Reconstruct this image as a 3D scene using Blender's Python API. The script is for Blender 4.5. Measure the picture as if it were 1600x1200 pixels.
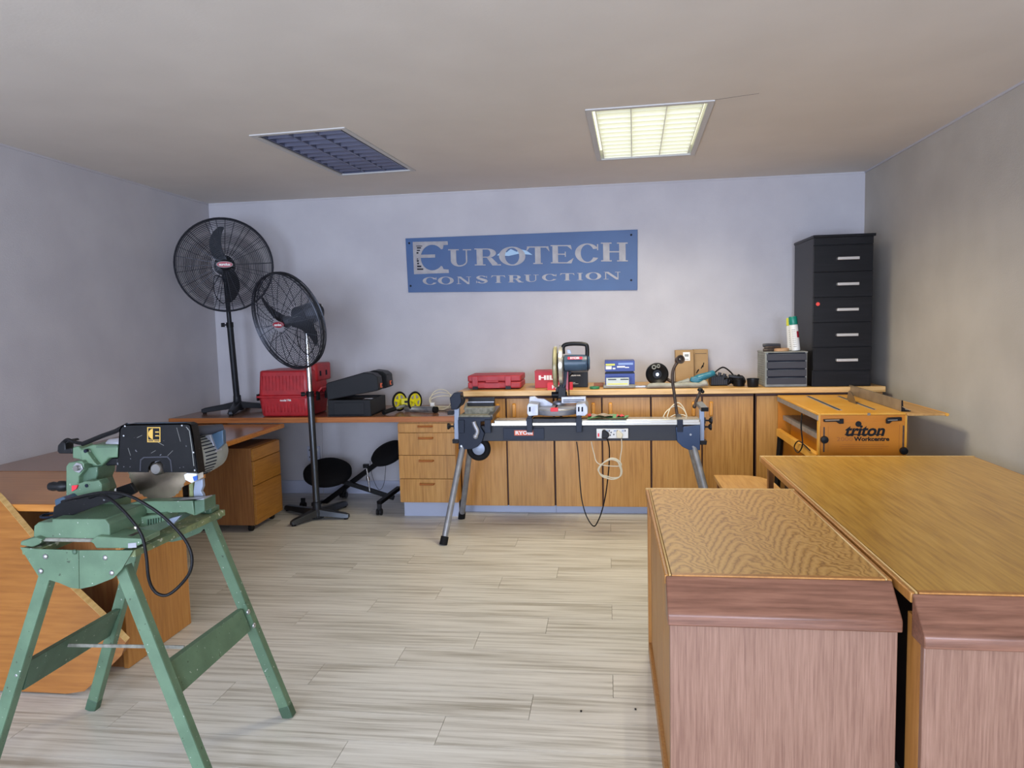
import bpy, bmesh, math, random
from mathutils import Vector, Matrix
from mathutils.geometry import tessellate_polygon
random.seed(4)
for o in list(bpy.data.objects): bpy.data.objects.remove(o)
S = bpy.context.scene
COL = S.collection
PI = math.pi

# ------------------------------------------------------------ camera
FPX, YAW, PITCH, ROLL = 1133.53, -0.13265, 0.08618, -0.0246
CAM = Vector((0, 0, 1.45))
_c, _s = math.cos(YAW), math.sin(YAW); _cp, _sp = math.cos(PITCH), math.sin(PITCH)
FW = Vector((_s*_cp, _c*_cp, -_sp)); RT = Vector((_c, -_s, 0)); UP = RT.cross(FW)
_a, _b = math.cos(ROLL), math.sin(ROLL)
RT, UP = _a*RT + _b*UP, -_b*RT + _a*UP
cd = bpy.data.cameras.new('camera'); cam = bpy.data.objects.new('camera', cd); COL.objects.link(cam)
M = Matrix((RT, UP, -FW)).transposed().to_4x4(); M.translation = CAM
cam.matrix_world = M
cd.sensor_width = 36; cd.lens = FPX*36/1600; cd.clip_start = 0.05
S.camera = cam

# ------------------------------------------------------------ world, light, exposure
S.view_settings.view_transform = 'Standard'; S.view_settings.look = 'None'
S.view_settings.gamma = 1; S.view_settings.use_curve_mapping = False
S.view_settings.exposure = 0.05
w = bpy.data.worlds.new('sky'); S.world = w; w.use_nodes = True
bg = w.node_tree.nodes['Background']; bg.inputs[0].default_value = (0.62, 0.76, 1, 1); bg.inputs[1].default_value = 1.0

XL, XR, YB, YF, H = -3.385, 1.96, 5.95, -3.4, 2.52
LAMP_W, LAMP_C = 10.4, (1.0, 0.89, 0.66)     # each of the fifteen lamp points of the lit ceiling light
DAY = (0.62, 0.71, 0.93); DAYK = 0.87
def area(name, loc, rot, sx, sy, power, color):
    l = bpy.data.lights.new(name, 'AREA'); l.shape = 'RECTANGLE'; l.size = sx; l.size_y = sy
    l.energy = power; l.color = color
    o = bpy.data.objects.new(name, l); COL.objects.link(o); o.location = loc; o.rotation_euler = rot
    return o
# daylight through the two windows of the wall behind the camera
area('window_daylight', (-1.9, YF+0.03, 1.30), (math.radians(90), 0, 0), 2.0, 1.8, 330*DAYK, DAY)
area('window_daylight', (0.9, YF+0.03, 1.30), (math.radians(90), 0, 0), 1.6, 1.8, 250*DAYK, DAY)

# ------------------------------------------------------------ helpers
def lin(c):
    if isinstance(c, str):
        c = [int(c[i:i+2], 16)/255 for i in (0, 2, 4)]
        return tuple(x/12.92 if x <= 0.04045 else ((x+0.055)/1.055)**2.4 for x in c) + (1,)
    return tuple(c) + (1,)
def newmat(name):
    m = bpy.data.materials.new(name); m.use_nodes = True
    nt = m.node_tree; return m, nt, nt.nodes['Principled BSDF']
def N(nt, t, **k):
    n = nt.nodes.new(t)
    for a, b in k.items():
        if a in n.inputs: n.inputs[a].default_value = b
        else: setattr(n, a, b)
    return n
def ramp(nt, stops):
    r = nt.nodes.new('ShaderNodeValToRGB'); e = r.color_ramp.elements
    while len(e) < len(stops): e.new(0.5)
    for i, (p, c) in enumerate(stops):
        e[i].position = p; e[i].color = lin(c)
    return r
def mat(name, color, rough=0.5, metal=0.0, color2=None, scale=8, bump=0.0, bscale=60, coat=0, detail=4, lo=0.35, hi=0.65):
    m, nt, b = newmat(name)
    b.inputs['Roughness'].default_value = rough; b.inputs['Metallic'].default_value = metal
    b.inputs['Coat Weight'].default_value = coat
    b.inputs['Base Color'].default_value = lin(color)
    tc = N(nt, 'ShaderNodeTexCoord')
    if color2:
        n = N(nt, 'ShaderNodeTexNoise', Scale=scale, Detail=detail); nt.links.new(tc.outputs['Object'], n.inputs['Vector'])
        r = ramp(nt, [(lo, color), (hi, color2)]); nt.links.new(n.outputs['Fac'], r.inputs[0])
        nt.links.new(r.outputs[0], b.inputs['Base Color'])
    if bump:
        n2 = N(nt, 'ShaderNodeTexNoise', Scale=bscale, Detail=3); nt.links.new(tc.outputs['Object'], n2.inputs['Vector'])
        bp = N(nt, 'ShaderNodeBump', Strength=bump, Distance=0.004); nt.links.new(n2.outputs['Fac'], bp.inputs['Height'])
        nt.links.new(bp.outputs[0], b.inputs['Normal'])
    return m
def wood(name, c1, c2, c3, axis='z', fine=55, stretch=14, rough=0.4, coat=0.0, cath=0.0, cathscale=5, rnd=True, cdist=6.0, cath_axis=None):
    """long noise streaks along one axis; cath adds the flame figure of crown-cut veneer"""
    m, nt, b = newmat(name)
    b.inputs['Roughness'].default_value = rough; b.inputs['Coat Weight'].default_value = coat; b.inputs['Coat Roughness'].default_value = 0.2
    tc = N(nt, 'ShaderNodeTexCoord'); mp = N(nt, 'ShaderNodeMapping')
    sc = [fine]*3; sc['xyz'.index(axis)] = fine/stretch; mp.inputs['Scale'].default_value = sc
    src = tc.outputs['Object']
    if rnd:
        oi = N(nt, 'ShaderNodeObjectInfo'); ml = N(nt, 'ShaderNodeMath', operation='MULTIPLY'); ml.inputs[1].default_value = 7.3
        nt.links.new(oi.outputs['Random'], ml.inputs[0])
        ad = N(nt, 'ShaderNodeVectorMath', operation='ADD'); nt.links.new(src, ad.inputs[0]); nt.links.new(ml.outputs[0], ad.inputs[1]); src = ad.outputs[0]
    nt.links.new(src, mp.inputs[0])
    n = N(nt, 'ShaderNodeTexNoise', Scale=1.0, Detail=6, Roughness=0.62); nt.links.new(mp.outputs[0], n.inputs['Vector'])
    mp2 = N(nt, 'ShaderNodeMapping'); s2 = [cathscale]*3; s2['xyz'.index(axis)] = cathscale/5; mp2.inputs['Scale'].default_value = s2
    nt.links.new(src, mp2.inputs[0])
    n2 = N(nt, 'ShaderNodeTexNoise', Scale=1.0, Detail=2); nt.links.new(mp2.outputs[0], n2.inputs['Vector'])
    fac = n.outputs['Fac']
    r = ramp(nt, [(0.3, c1), (0.52, c2), (0.72, c3)])
    if cath:
        ms = N(nt, 'ShaderNodeMath', operation='MULTIPLY'); ms.inputs[1].default_value = cdist; nt.links.new(n2.outputs['Fac'], ms.inputs[0])
        fr = N(nt, 'ShaderNodeMath', operation='PINGPONG'); fr.inputs[1].default_value = 0.5; nt.links.new(ms.outputs[0], fr.inputs[0])
        m2 = N(nt, 'ShaderNodeMath', operation='MULTIPLY_ADD'); m2.inputs[1].default_value = cath; nt.links.new(fr.outputs[0], m2.inputs[0])
        sb = N(nt, 'ShaderNodeMath', operation='SUBTRACT'); sb.inputs[1].default_value = cath*0.25; nt.links.new(fac, sb.inputs[0])
        nt.links.new(sb.outputs[0], m2.inputs[2]); fac = m2.outputs[0]
    else:
        m2 = N(nt, 'ShaderNodeMath', operation='MULTIPLY_ADD'); m2.inputs[1].default_value = 0.35; nt.links.new(n2.outputs['Fac'], m2.inputs[0])
        sb = N(nt, 'ShaderNodeMath', operation='SUBTRACT'); sb.inputs[1].default_value = 0.17; nt.links.new(fac, sb.inputs[0])
        nt.links.new(sb.outputs[0], m2.inputs[2]); fac = m2.outputs[0]
    nt.links.new(fac, r.inputs[0]); nt.links.new(r.outputs[0], b.inputs['Base Color'])
    bp = N(nt, 'ShaderNodeBump', Strength=0.12, Distance=0.001); nt.links.new(n.outputs['Fac'], bp.inputs['Height']); nt.links.new(bp.outputs[0], b.inputs['Normal'])
    return m
def emis(name, color, strength):
    m, nt, b = newmat(name)
    b.inputs['Base Color'].default_value = lin(color); b.inputs['Emission Color'].default_value = lin(color)
    b.inputs['Emission Strength'].default_value = strength
    return m

def ray(px, py): return FW + (px-800)/FPX*RT - (py-600)/FPX*UP
def W(px, py, Y):
    """world point at depth Y that the photograph shows at pixel px, py"""
    d = ray(px, py); t = Y/d.y; return CAM + d*t
def Z(px, py, z):
    d = ray(px, py); return CAM + d*((z-CAM.z)/d.z)
def XP(px, py, x):
    d = ray(px, py); return CAM + d*(x/d.x)

LOC = {}
def tag(o, label=None, cat=None, group=None, kind=None):
    for k, v in (('label', label), ('category', cat), ('group', group), ('kind', kind)):
        if v: o[k] = v
    return o
def thing(name, label, cat, loc=(0, 0, 0), group=None, rot=None, local=False):
    o = bpy.data.objects.new(name, None); COL.objects.link(o); o.location = loc; o.empty_display_size = 0.1
    if rot: o.rotation_euler = rot
    LOC[o.name] = Vector((0, 0, 0)) if local else Vector(loc)
    return tag(o, label, cat, group)
class MB:
    def __init__(s): s.v = []; s.f = []
    def add(s, vs, fs):
        n = len(s.v); s.v += [Vector(p) for p in vs]; s.f += [[n+i for i in f] for f in fs]; return s
    def box(s, x0, x1, y0, y1, z0, z1):
        return s.add([(x0,y0,z0),(x1,y0,z0),(x1,y1,z0),(x0,y1,z0),(x0,y0,z1),(x1,y0,z1),(x1,y1,z1),(x0,y1,z1)],
            [(0,3,2,1),(4,5,6,7),(0,1,5,4),(1,2,6,5),(2,3,7,6),(3,0,4,7)])
    def obox(s, c, ux, uy, uz, hx, hy, hz):
        """oriented box: centre, axes, half sizes"""
        c = Vector(c); ux, uy, uz = (Vector(a).normalized() for a in (ux, uy, uz))
        vs = [c+ux*hx*a+uy*hy*b+uz*hz*d for d in (-1, 1) for (a, b) in ((-1,-1),(1,-1),(1,1),(-1,1))]
        return s.add(vs, [(0,3,2,1),(4,5,6,7),(0,1,5,4),(1,2,6,5),(2,3,7,6),(3,0,4,7)])
    def bar(s, p0, p1, w, h, up=(0, 0, 1)):
        p0, p1 = Vector(p0), Vector(p1); d = p1-p0; L = d.length; d.normalize()
        sd = d.cross(Vector(up)); sd = sd.normalized() if sd.length > 1e-5 else Vector((1, 0, 0)); u = sd.cross(d)
        return s.obox((p0+p1)/2, d, sd, u, L/2, w/2, h/2)
    def prism(s, pts, f0, f1):
        """pts 2D, f0/f1 map a 2D point to the near and far 3D outline"""
        n = len(pts)
        return s.add([f0(*p) for p in pts]+[f1(*p) for p in pts],
            [list(range(n)), list(range(2*n-1, n-1, -1))]+[(i, (i+1) % n, n+(i+1) % n, n+i) for i in range(n)])
    def xz(s, pts, y0, y1): return s.prism(pts, lambda a, b: (a, y0, b), lambda a, b: (a, y1, b))
    def yz(s, pts, x0, x1): return s.prism(pts, lambda a, b: (x0, a, b), lambda a, b: (x1, a, b))
    def xy(s, pts, z0, z1): return s.prism(pts, lambda a, b: (a, b, z0), lambda a, b: (a, b, z1))
    def px(s, pts, y0, y1):
        """outline given in photograph pixels on the plane y = y0, pushed straight back to y1"""
        return s.xz([(W(a, b, y0).x, W(a, b, y0).z) for a, b in pts], y0, y1)
    def cyl(s, p0, p1, r0, r1=None, n=16, caps=True):
        p0, p1 = Vector(p0), Vector(p1); r1 = r0 if r1 is None else r1
        d = (p1-p0).normalized(); a = d.orthogonal().normalized(); b = d.cross(a)
        ring = lambda p, r: [p+(a*math.cos(2*PI*i/n)+b*math.sin(2*PI*i/n))*r for i in range(n)]
        fs = [(i, (i+1) % n, n+(i+1) % n, n+i) for i in range(n)]
        if caps: fs += [list(range(n-1, -1, -1)), list(range(n, 2*n))]
        return s.add(ring(p0, r0)+ring(p1, r1), fs)
    def lathe(s, prof, o, ax, n=24):
        """prof: (distance along axis, radius)"""
        o = Vector(o); d = Vector(ax).normalized(); a = d.orthogonal().normalized(); b = d.cross(a); vs = []; k = len(prof)
        for h, r in prof: vs += [o+d*h+(a*math.cos(2*PI*i/n)+b*math.sin(2*PI*i/n))*max(r, 1e-4) for i in range(n)]
        fs = [(j*n+i, j*n+(i+1) % n, (j+1)*n+(i+1) % n, (j+1)*n+i) for j in range(k-1) for i in range(n)]
        return s.add(vs, fs+[list(range(n-1, -1, -1)), list(range((k-1)*n, k*n))])
    def tube(s, pts, r, n=8, smooth=True, closed=False):
        P = [Vector(p) for p in pts]
        if smooth and len(P) > 2:
            Q = []; m = len(P)
            for i in range(m if closed else m-1):
                g = lambda j: P[j % m] if closed else P[max(0, min(m-1, j))]
                p0, p1, p2, p3 = g(i-1), g(i), g(i+1), g(i+2)
                for t in (0, .2, .4, .6, .8):
                    Q.append(0.5*((2*p1)+(p2-p0)*t+(2*p0-5*p1+4*p2-p3)*t*t+(3*p1-p0-3*p2+p3)*t**3))
            if not closed: Q.append(P[-1])
            P = Q
        m = len(P); vs = []; a = None
        for i in range(m):
            d = (P[(i+1) % m]-P[i-1]) if closed else (P[min(i+1, m-1)]-P[max(i-1, 0)])
            if d.length < 1e-9: d = Vector((0, 0, 1))
            d.normalize()
            if a is None: a = d.orthogonal().normalized()
            a = (a-d*a.dot(d)); a = a.normalized() if a.length > 1e-6 else d.orthogonal().normalized()
            b = d.cross(a); vs += [P[i]+(a*math.cos(2*PI*k/n)+b*math.sin(2*PI*k/n))*r for k in range(n)]
        fs = [(i*n+k, i*n+(k+1) % n, ((i+1) % m)*n+(k+1) % n, ((i+1) % m)*n+k) for i in range(m if closed else m-1) for k in range(n)]
        if not closed: fs += [list(range(n-1, -1, -1)), list(range((m-1)*n, m*n))]
        return s.add(vs, fs)
    def ring(s, c, ax, R, r, n=48, k=6):
        c = Vector(c); d = Vector(ax).normalized(); a = d.orthogonal().normalized(); b = d.cross(a); vs = []
        for i in range(n):
            e = a*math.cos(2*PI*i/n)+b*math.sin(2*PI*i/n)
            vs += [c+e*(R+r*math.cos(2*PI*j/k))+d*r*math.sin(2*PI*j/k) for j in range(k)]
        return s.add(vs, [(i*k+j, i*k+(j+1) % k, ((i+1) % n)*k+(j+1) % k, ((i+1) % n)*k+j) for i in range(n) for j in range(k)])
    def ball(s, c, r, sc=(1, 1, 1), n=16):
        c = Vector(c); m = n//2; vs = []
        for j in range(m+1):
            th = PI*j/m
            for i in range(n):
                ph = 2*PI*i/n
                vs.append(c+Vector((math.sin(th)*math.cos(ph)*sc[0], math.sin(th)*math.sin(ph)*sc[1], math.cos(th)*sc[2]))*r)
        return s.add(vs, [(j*n+i, (j+1)*n+i, (j+1)*n+(i+1) % n, j*n+(i+1) % n) for j in range(m) for i in range(n)])
    def build(s, name, m, parent=None, bev=0, seg=2, loc=None, rot=None, sharp=0.7, label=None, kind=None, weld=True):
        off = LOC[parent.name] if parent else Vector(loc or (0, 0, 0))
        me = bpy.data.meshes.new(name); me.from_pydata([tuple(v-off) for v in s.v], [], s.f)
        me.validate()
        b = bmesh.new(); b.from_mesh(me)
        if weld: bmesh.ops.remove_doubles(b, verts=b.verts, dist=1e-5)
        bmesh.ops.recalc_face_normals(b, faces=b.faces)
        for f in b.faces: f.smooth = True
        for e in b.edges: e.smooth = len(e.link_faces) == 2 and e.calc_face_angle(0) < sharp
        b.to_mesh(me); b.free()
        me.materials.append(m)
        o = bpy.data.objects.new(name, me); COL.objects.link(o)
        if parent: o.parent = parent
        else: o.location = off
        LOC[o.name] = off
        if bev:
            md = o.modifiers.new('bevel', 'BEVEL'); md.width = bev; md.segments = seg; md.limit_method = 'ANGLE'; md.angle_limit = 0.6
        return tag(o, label, kind=kind)
def copy_tree(o, parent=None):
    c = o.copy(); COL.objects.link(c); LOC[c.name] = LOC[o.name]
    if parent: c.parent = parent
    for ch in [x for x in COL.objects if x.parent == o]: copy_tree(ch, c)
    return c
def text(body, name, m, parent, o, u, v, size, ext=0.0006, width=None, bold=0, shear=0, label=None, align='CENTER'):
    """flat lettering: origin o (middle of the line), u reading direction, v up"""
    cu = bpy.data.curves.new(name, 'FONT'); cu.body = body; cu.size = size; cu.extrude = ext; cu.offset = bold; cu.shear = shear
    cu.align_x = align; cu.align_y = 'CENTER'; cu.resolution_u = 3
    t = bpy.data.objects.new(name, cu); COL.objects.link(t)
    dg = bpy.context.evaluated_depsgraph_get(); me = bpy.data.meshes.new_from_object(t.evaluated_get(dg))
    bpy.data.objects.remove(t)
    u = Vector(u).normalized(); v = Vector(v).normalized(); n = u.cross(v)
    w0 = max(p.co.x for p in me.vertices)-min(p.co.x for p in me.vertices)
    k = width/w0 if width else 1
    off = LOC[parent.name]
    for p in me.vertices: q = p.co.copy(); p.co = Vector(o)+u*q.x*k+v*q.y+n*q.z-off
    me.materials.clear(); me.materials.append(m)
    ob = bpy.data.objects.new(name, me); COL.objects.link(ob); ob.parent = parent; LOC[ob.name] = off
    return tag(ob, label)

# ------------------------------------------------------------ materials
M_wall = mat('wall_paint', 'c3c1c4', 0.75, bump=0.25, bscale=140, color2='bbb9bd', scale=3)
M_wallw = mat('right_wall_tone', 'bdb7ac', 0.75, bump=0.25, bscale=140, color2='b4aea3', scale=3)  # right wall only: base colour warmer and slightly darker than the other walls
M_ceil = mat('ceiling_paint', 'dcd6cd', 0.8, bump=0.1, bscale=90, color2='d6d0c7', scale=2)
M_base = mat('skirting_paint', 'b9bfd2', 0.5)
M_oak = wood('oak_veneer', '9f6d30', 'b98642', 'c4934f', 'z', 80, 22, 0.38)
M_oak_x = wood('oak_edge', 'b0803f', 'd0a264', 'dab072', 'x', 60, 20, 0.35)
M_oak_dk = mat('dark_joint', '4a2a1c', 0.6)
M_handle = wood('handle_wood', 'b87a28', 'd09038', 'dca44c', 'z', 90, 10, 0.3)
M_handle_x = wood('brown_handle', '8a4c20', 'a0602e', 'ac6c38', 'x', 90, 10, 0.3)
M_white_pl = mat('plinth_paint', 'aab2c6', 0.45)
M_desk_top = wood('desk_top_veneer', '7c5238', '8b5f43', '99704f', 'x', 60, 18, 0.22, coat=0.3)
M_desk_top2 = wood('desk_top_light', 'a9713f', 'bd834c', 'c89058', 'x', 60, 18, 0.3)
M_edge_or = wood('orange_edge_band', 'a8682a', 'bb7a34', 'c98a42', 'x', 60, 16, 0.35)
M_ped = wood('pedestal_veneer', '7c4f28', '8f5f33', '9c6c3c', 'z', 70, 20, 0.38)
M_ped_or = wood('pedestal_front_veneer', '966224', 'a8732e', 'b58038', 'y', 70, 14, 0.4)
M_board = wood('orange_board_veneer', '8e581e', '9f6526', 'ab712f', 'x', 60, 16, 0.4)
M_panel = wood('side_panel_veneer', '9f6a30', 'b0793a', 'bb8746', 'z', 80, 16, 0.42)
def flame(name, c1, c2, c3, rough, coat):
    """bookmatched crown-cut veneer: contour lines across the board that rise to a row of chevrons"""
    m, nt, b = newmat(name)
    b.inputs['Roughness'].default_value = rough; b.inputs['Coat Weight'].default_value = coat; b.inputs['Coat Roughness'].default_value = 0.25
    L = nt.links.new
    def mth(op, *a):
        n = N(nt, 'ShaderNodeMath', operation=op)
        for i, v in enumerate(a):
            if hasattr(v, 'is_linked') or hasattr(v, 'links'): L(v, n.inputs[i])
            else: n.inputs[i].default_value = v
        return n.outputs[0]
    tc = N(nt, 'ShaderNodeTexCoord'); sx = N(nt, 'ShaderNodeSeparateXYZ'); L(tc.outputs['Object'], sx.inputs[0])
    n1 = N(nt, 'ShaderNodeTexNoise', Scale=9.0, Detail=3); L(tc.outputs['Object'], n1.inputs['Vector'])
    n2 = N(nt, 'ShaderNodeTexNoise', Scale=42.0, Detail=2); L(tc.outputs['Object'], n2.inputs['Vector'])
    tri = mth('PINGPONG', mth('ADD', sx.outputs[0], mth('MULTIPLY', n1.outputs['Fac'], 0.10)), 0.105)
    chev = mth('MULTIPLY', mth('POWER', tri, 1.3), 75.0)
    f = mth('ADD', mth('ADD', mth('MULTIPLY', sx.outputs[1], 13.0), chev), mth('ADD', mth('MULTIPLY', n1.outputs['Fac'], 3.6), mth('MULTIPLY', n2.outputs['Fac'], 0.9)))
    line = mth('PINGPONG', f, 0.5)
    line = mth('MULTIPLY', line, 2.0)
    mp = N(nt, 'ShaderNodeMapping'); mp.inputs['Scale'].default_value = (150, 12, 150); L(tc.outputs['Object'], mp.inputs[0])
    n3 = N(nt, 'ShaderNodeTexNoise', Scale=1.0, Detail=3); L(mp.outputs[0], n3.inputs['Vector'])
    fac = mth('ADD', mth('MULTIPLY', line, 0.75), mth('MULTIPLY', n3.outputs['Fac'], 0.35))
    r = ramp(nt, [(0.16, c1), (0.42, c2), (0.9, c3)]); L(fac, r.inputs[0]); L(r.outputs[0], b.inputs['Base Color'])
    return m
M_top1 = flame('flame_oak_top', '94682c', 'b88a44', 'c99c56', 0.4, 0.06)
M_top2 = wood('honey_oak_top', 'a5772a', 'be8f38', 'cca04a', 'y', 70, 18, 0.3, coat=0.12, cath=0.15, cathscale=3, cdist=8)
M_lip = wood('lip_veneer', '63402e', '7d5440', '8e634d', 'x', 90, 18, 0.35, cath=0.2, cathscale=5, cdist=6)
M_front = wood('front_veneer', '7a5746', '8e6b57', '9b7763', 'z', 220, 30, 0.42, cath=0.12, cathscale=5, cdist=4)
M_edge_lt = wood('light_edge_band', 'b58e52', 'c9a567', 'd4b47c', 'y', 70, 14, 0.35)
M_int = mat('dark_inside', '2c1c12', 0.7)
M_green = mat('green_enamel', '536c54', 0.42, color2='5f7a5f', scale=14, bump=0.05, bscale=40)
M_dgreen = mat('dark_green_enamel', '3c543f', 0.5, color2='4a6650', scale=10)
M_wornboard = mat('worn_green_board', '56684a', 0.7, color2='7d8558', scale=22, bump=0.3, bscale=30)
M_bolt = mat('steel_bolt', 'b4b6b8', 0.3, 0.9)
M_steel = mat('brushed_steel', '9a9894', 0.32, 0.95, color2='7c7a74', scale=10)
M_blade = mat('blade_steel', 'b3a68e', 0.24, 0.9, color2='6a5f52', scale=7)
M_black = mat('black_plastic', '17181a', 0.4)
M_blackpaint = mat('scuffed_black_paint', '0a0b0c', 0.38, color2='121315', scale=12, bump=0.05)
M_rubber = mat('black_rubber', '131314', 0.75)
M_cable = mat('black_cable', '101012', 0.45)
M_grey = mat('grey_plastic', '8f918a', 0.5, color2='7c7e78', scale=12)
M_ltgrey = mat('light_grey_metal', '8d97a8', 0.4, 0.3)
M_blackgrey = mat('charcoal_fan_metal', '2b2d31', 0.4, 0.4)
M_wire = mat('fan_wire', '3a3d45', 0.45, 0.5)
M_pole = mat('fan_pole', '4c5054', 0.3, 0.8)
M_red = mat('red_plastic', 'b3242a', 0.42, color2='9f1e25', scale=20, bump=0.15, bscale=50)
M_redcase = mat('faded_red_plastic', 'b23a40', 0.55, color2='a02c34', scale=14)
M_redbox = mat('red_card', 'b01525', 0.5)
M_redbright = mat('bright_red_card', 'e02838', 0.5)
M_redbadge = mat('red_badge', 'a01830', 0.35)
M_white = mat('white_print', 'e9e8e4', 0.5)
M_whiteplastic = mat('white_plastic', 'dcdcd8', 0.4)
M_cream = mat('cream_cable', 'd6cdb2', 0.5)
M_blk_case = mat('black_case_plastic', '202225', 0.45, bump=0.1, bscale=60)
M_fabric = mat('black_fabric', '0c0c0e', 0.95, bump=0.2, bscale=200)
M_frame = mat('black_frame_metal', '151517', 0.4, 0.3)
M_chrome = mat('chrome', 'd8dade', 0.12, 1.0)
M_alu = mat('aluminium_tube', '9b9c9e', 0.38, 0.45, color2='86888b', scale=20)
M_alu_lt = mat('bright_aluminium', 'ccc9be', 0.25, 0.7)
M_navy = mat('navy_painted_steel', '1c2434', 0.4)
M_blue_br = mat('blue_painted_steel', '21395c', 0.4)
M_beam = mat('charcoal_beam', '3c3e43', 0.5)
M_cast = mat('cast_aluminium', 'b0b1b6', 0.38, 0.4, color2='989aa2', scale=14)
M_guard = mat('dusty_clear_guard', '8d8664', 0.3, color2='b0aa84', scale=12)
M_motor = mat('blue_grey_motor', '3d566b', 0.35, color2='34495c', scale=10)
M_dust = mat('dusty_timber', '8d8c80', 0.85, color2='6b6a5e', scale=40)
M_yel = mat('yellow_plastic', 'd9cf1e', 0.4)
M_orange = mat('orange_print', 'e0653a', 0.5)
M_trit = mat('orange_panel_paint', 'c67a18', 0.38, color2='bd7112', scale=6)
M_trit_top = mat('amber_table_top', 'd9992e', 0.35, color2='e0a848', scale=6)
M_trit_ext = wood('extension_ply', 'a97a3e', 'bd8f50', 'c99d60', 'y', 50, 12, 0.45)
M_trit_dk = mat('orange_engraving', 'a5601a', 0.5)
M_card = mat('brown_card', 'a98a60', 0.8, color2='9f8058', scale=10)
M_blue_card = mat('blue_box_card', '17358a', 0.4)
M_teal = mat('teal_tool_plastic', '1d6d80', 0.35)
M_chest = wood('black_ash_veneer', '101012', '151517', '1c1c1f', 'x', 60, 14, 0.35)
M_drw = mat('anthracite_plastic', '3e3f45', 0.45)
M_satin = mat('satin_handle', 'c9c6c0', 0.3, 0.7)
M_signblue = mat('blue_sign', '274d80', 0.42, color2='2b5488', scale=3)
M_signlet = mat('silver_lettering', 'a5a2a2', 0.4, color2='959294', scale=20)
M_hole = mat('dark_hole', '141a28', 0.7)
M_reddot = mat('red_dot', 'e2453a', 0.6)
M_greencap = mat('green_cap', '0d7a68', 0.35)
M_yelcap = mat('yellow_cap', 'd4d44a', 0.4)
M_leather = mat('brown_leather', '4a3a30', 0.6, color2='2c2420', scale=30)
M_bluepl = mat('blue_plastic', '2454a8', 0.4)
M_louver = mat('silver_louvre', '6e748c', 0.35, 0.6)
M_louver_lt = mat('white_louvre', 'e8e8dc', 0.35, 0.2)
M_troffer = mat('white_troffer', 'c6c6c4', 0.5)
M_lamp = emis('lit_diffuser', 'f4f4d6', 1.12)

def speck(m, color, scale, lo, hi, dark=None):
    """small chips and spatters of another colour over a material's own base colour"""
    nt = m.node_tree; b = nt.nodes['Principled BSDF']; s_ = b.inputs['Base Color']; src = s_.links[0].from_socket
    tc = N(nt, 'ShaderNodeTexCoord'); n = N(nt, 'ShaderNodeTexNoise', Scale=scale, Detail=2); nt.links.new(tc.outputs['Object'], n.inputs['Vector'])
    r = ramp(nt, [(lo, (0, 0, 0)), (hi, (1, 1, 1))]); nt.links.new(n.outputs['Fac'], r.inputs[0])
    mx = N(nt, 'ShaderNodeMixRGB'); nt.links.new(r.outputs[0], mx.inputs[0]); nt.links.new(src, mx.inputs[1]); mx.inputs[2].default_value = lin(color)
    nt.links.new(mx.outputs[0], s_)
speck(M_green, 'b4bab0', 95, 0.71, 0.75); speck(M_green, '3c4a38', 60, 0.70, 0.74); speck(M_wornboard, 'b0b29a', 60, 0.62, 0.68)
speck(M_blackpaint, '6e7074', 70, 0.70, 0.73); speck(M_dgreen, 'a2aa9c', 80, 0.70, 0.73)
for m_ in (M_black, M_blackpaint, M_cable, M_rubber, M_blk_case, M_fabric, M_frame, M_chest, M_navy, M_beam, M_drw, M_blackgrey, M_hole):
    m_.node_tree.nodes['Principled BSDF'].inputs['Specular IOR Level'].default_value = 0.22

# ------------------------------------------------------------ room shell
def quad_struct(name, box, m): return MB().box(*box).build(name, m, kind='structure')
floor = quad_struct('floor', (XL-0.1, XR+0.1, YF-0.1, YB+0.1, -0.12, -0.006), mat('floor_joint', '6b6455', 0.8))
M_plank = wood('grey_oak_laminate', 'a09a8a', 'cfcbbf', 'dfdcd1', 'x', 48, 26, 0.34)
PW, PL_ = 0.184, 1.23
def plank_mesh(L, W_):
    g = 0.0009
    m = MB().box(g, L-g, g, W_-g, -0.006, 0)
    me = bpy.data.meshes.new('plank'); me.from_pydata([tuple(v) for v in m.v], [], m.f); me.materials.append(M_plank); return me
plank_cache = {}
k = -22
while True:
    y0 = 2.511+PW*k
    if y0 > YB: break
    y1 = min(y0+PW, YB); y0c = max(y0, YF)
    x = (-0.305+0.3075*k) % PL_ - PL_ + XL - ((XL) % PL_) if False else None
    ph = (-0.305+0.3075*k-XL) % PL_
    xs = [XL]+[XL+ph+PL_*i for i in range(8) if XL+ph+PL_*i < XR]+[XR]
    for a, b in zip(xs[:-1], xs[1:]):
        if b-a < 0.02: continue
        key = (round(b-a, 3), round(y1-y0c, 3))
        if key not in plank_cache: plank_cache[key] = plank_mesh(b-a, y1-y0c)
        p = bpy.data.objects.new('plank', plank_cache[key]); COL.objects.link(p); p.location = (a, y0c, 0); p.parent = floor
    k += 1

# troffer frames cut through the ceiling: centre, half sizes, rotation
TR = {'off': (-1.642, 4.492, 0.285, 0.590, math.radians(-4.0)), 'on': (0.243, 4.434, 0.322, 0.612, math.radians(-2.0))}
def rect(cx, cy, hx, hy, a, grow=0):
    c, s = math.cos(a), math.sin(a); hx += grow; hy += grow
    return [Vector((cx+x*c-y*s, cy+x*s+y*c, 0)) for x, y in ((-hx, -hy), (hx, -hy), (hx, hy), (-hx, hy))]
outer = [Vector((XL, YF, 0)), Vector((XR, YF, 0)), Vector((XR, YB, 0)), Vector((XL, YB, 0))]
loops = [outer]+[rect(*TR[k], grow=-0.022)[::-1] for k in TR]
flat = [v for l in loops for v in l]
tri = tessellate_polygon(loops)
MB().add([(v.x, v.y, H) for v in flat], [list(t) for t in tri]).build('ceiling', M_ceil, kind='structure')
ceil = bpy.data.objects['ceiling']
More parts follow.
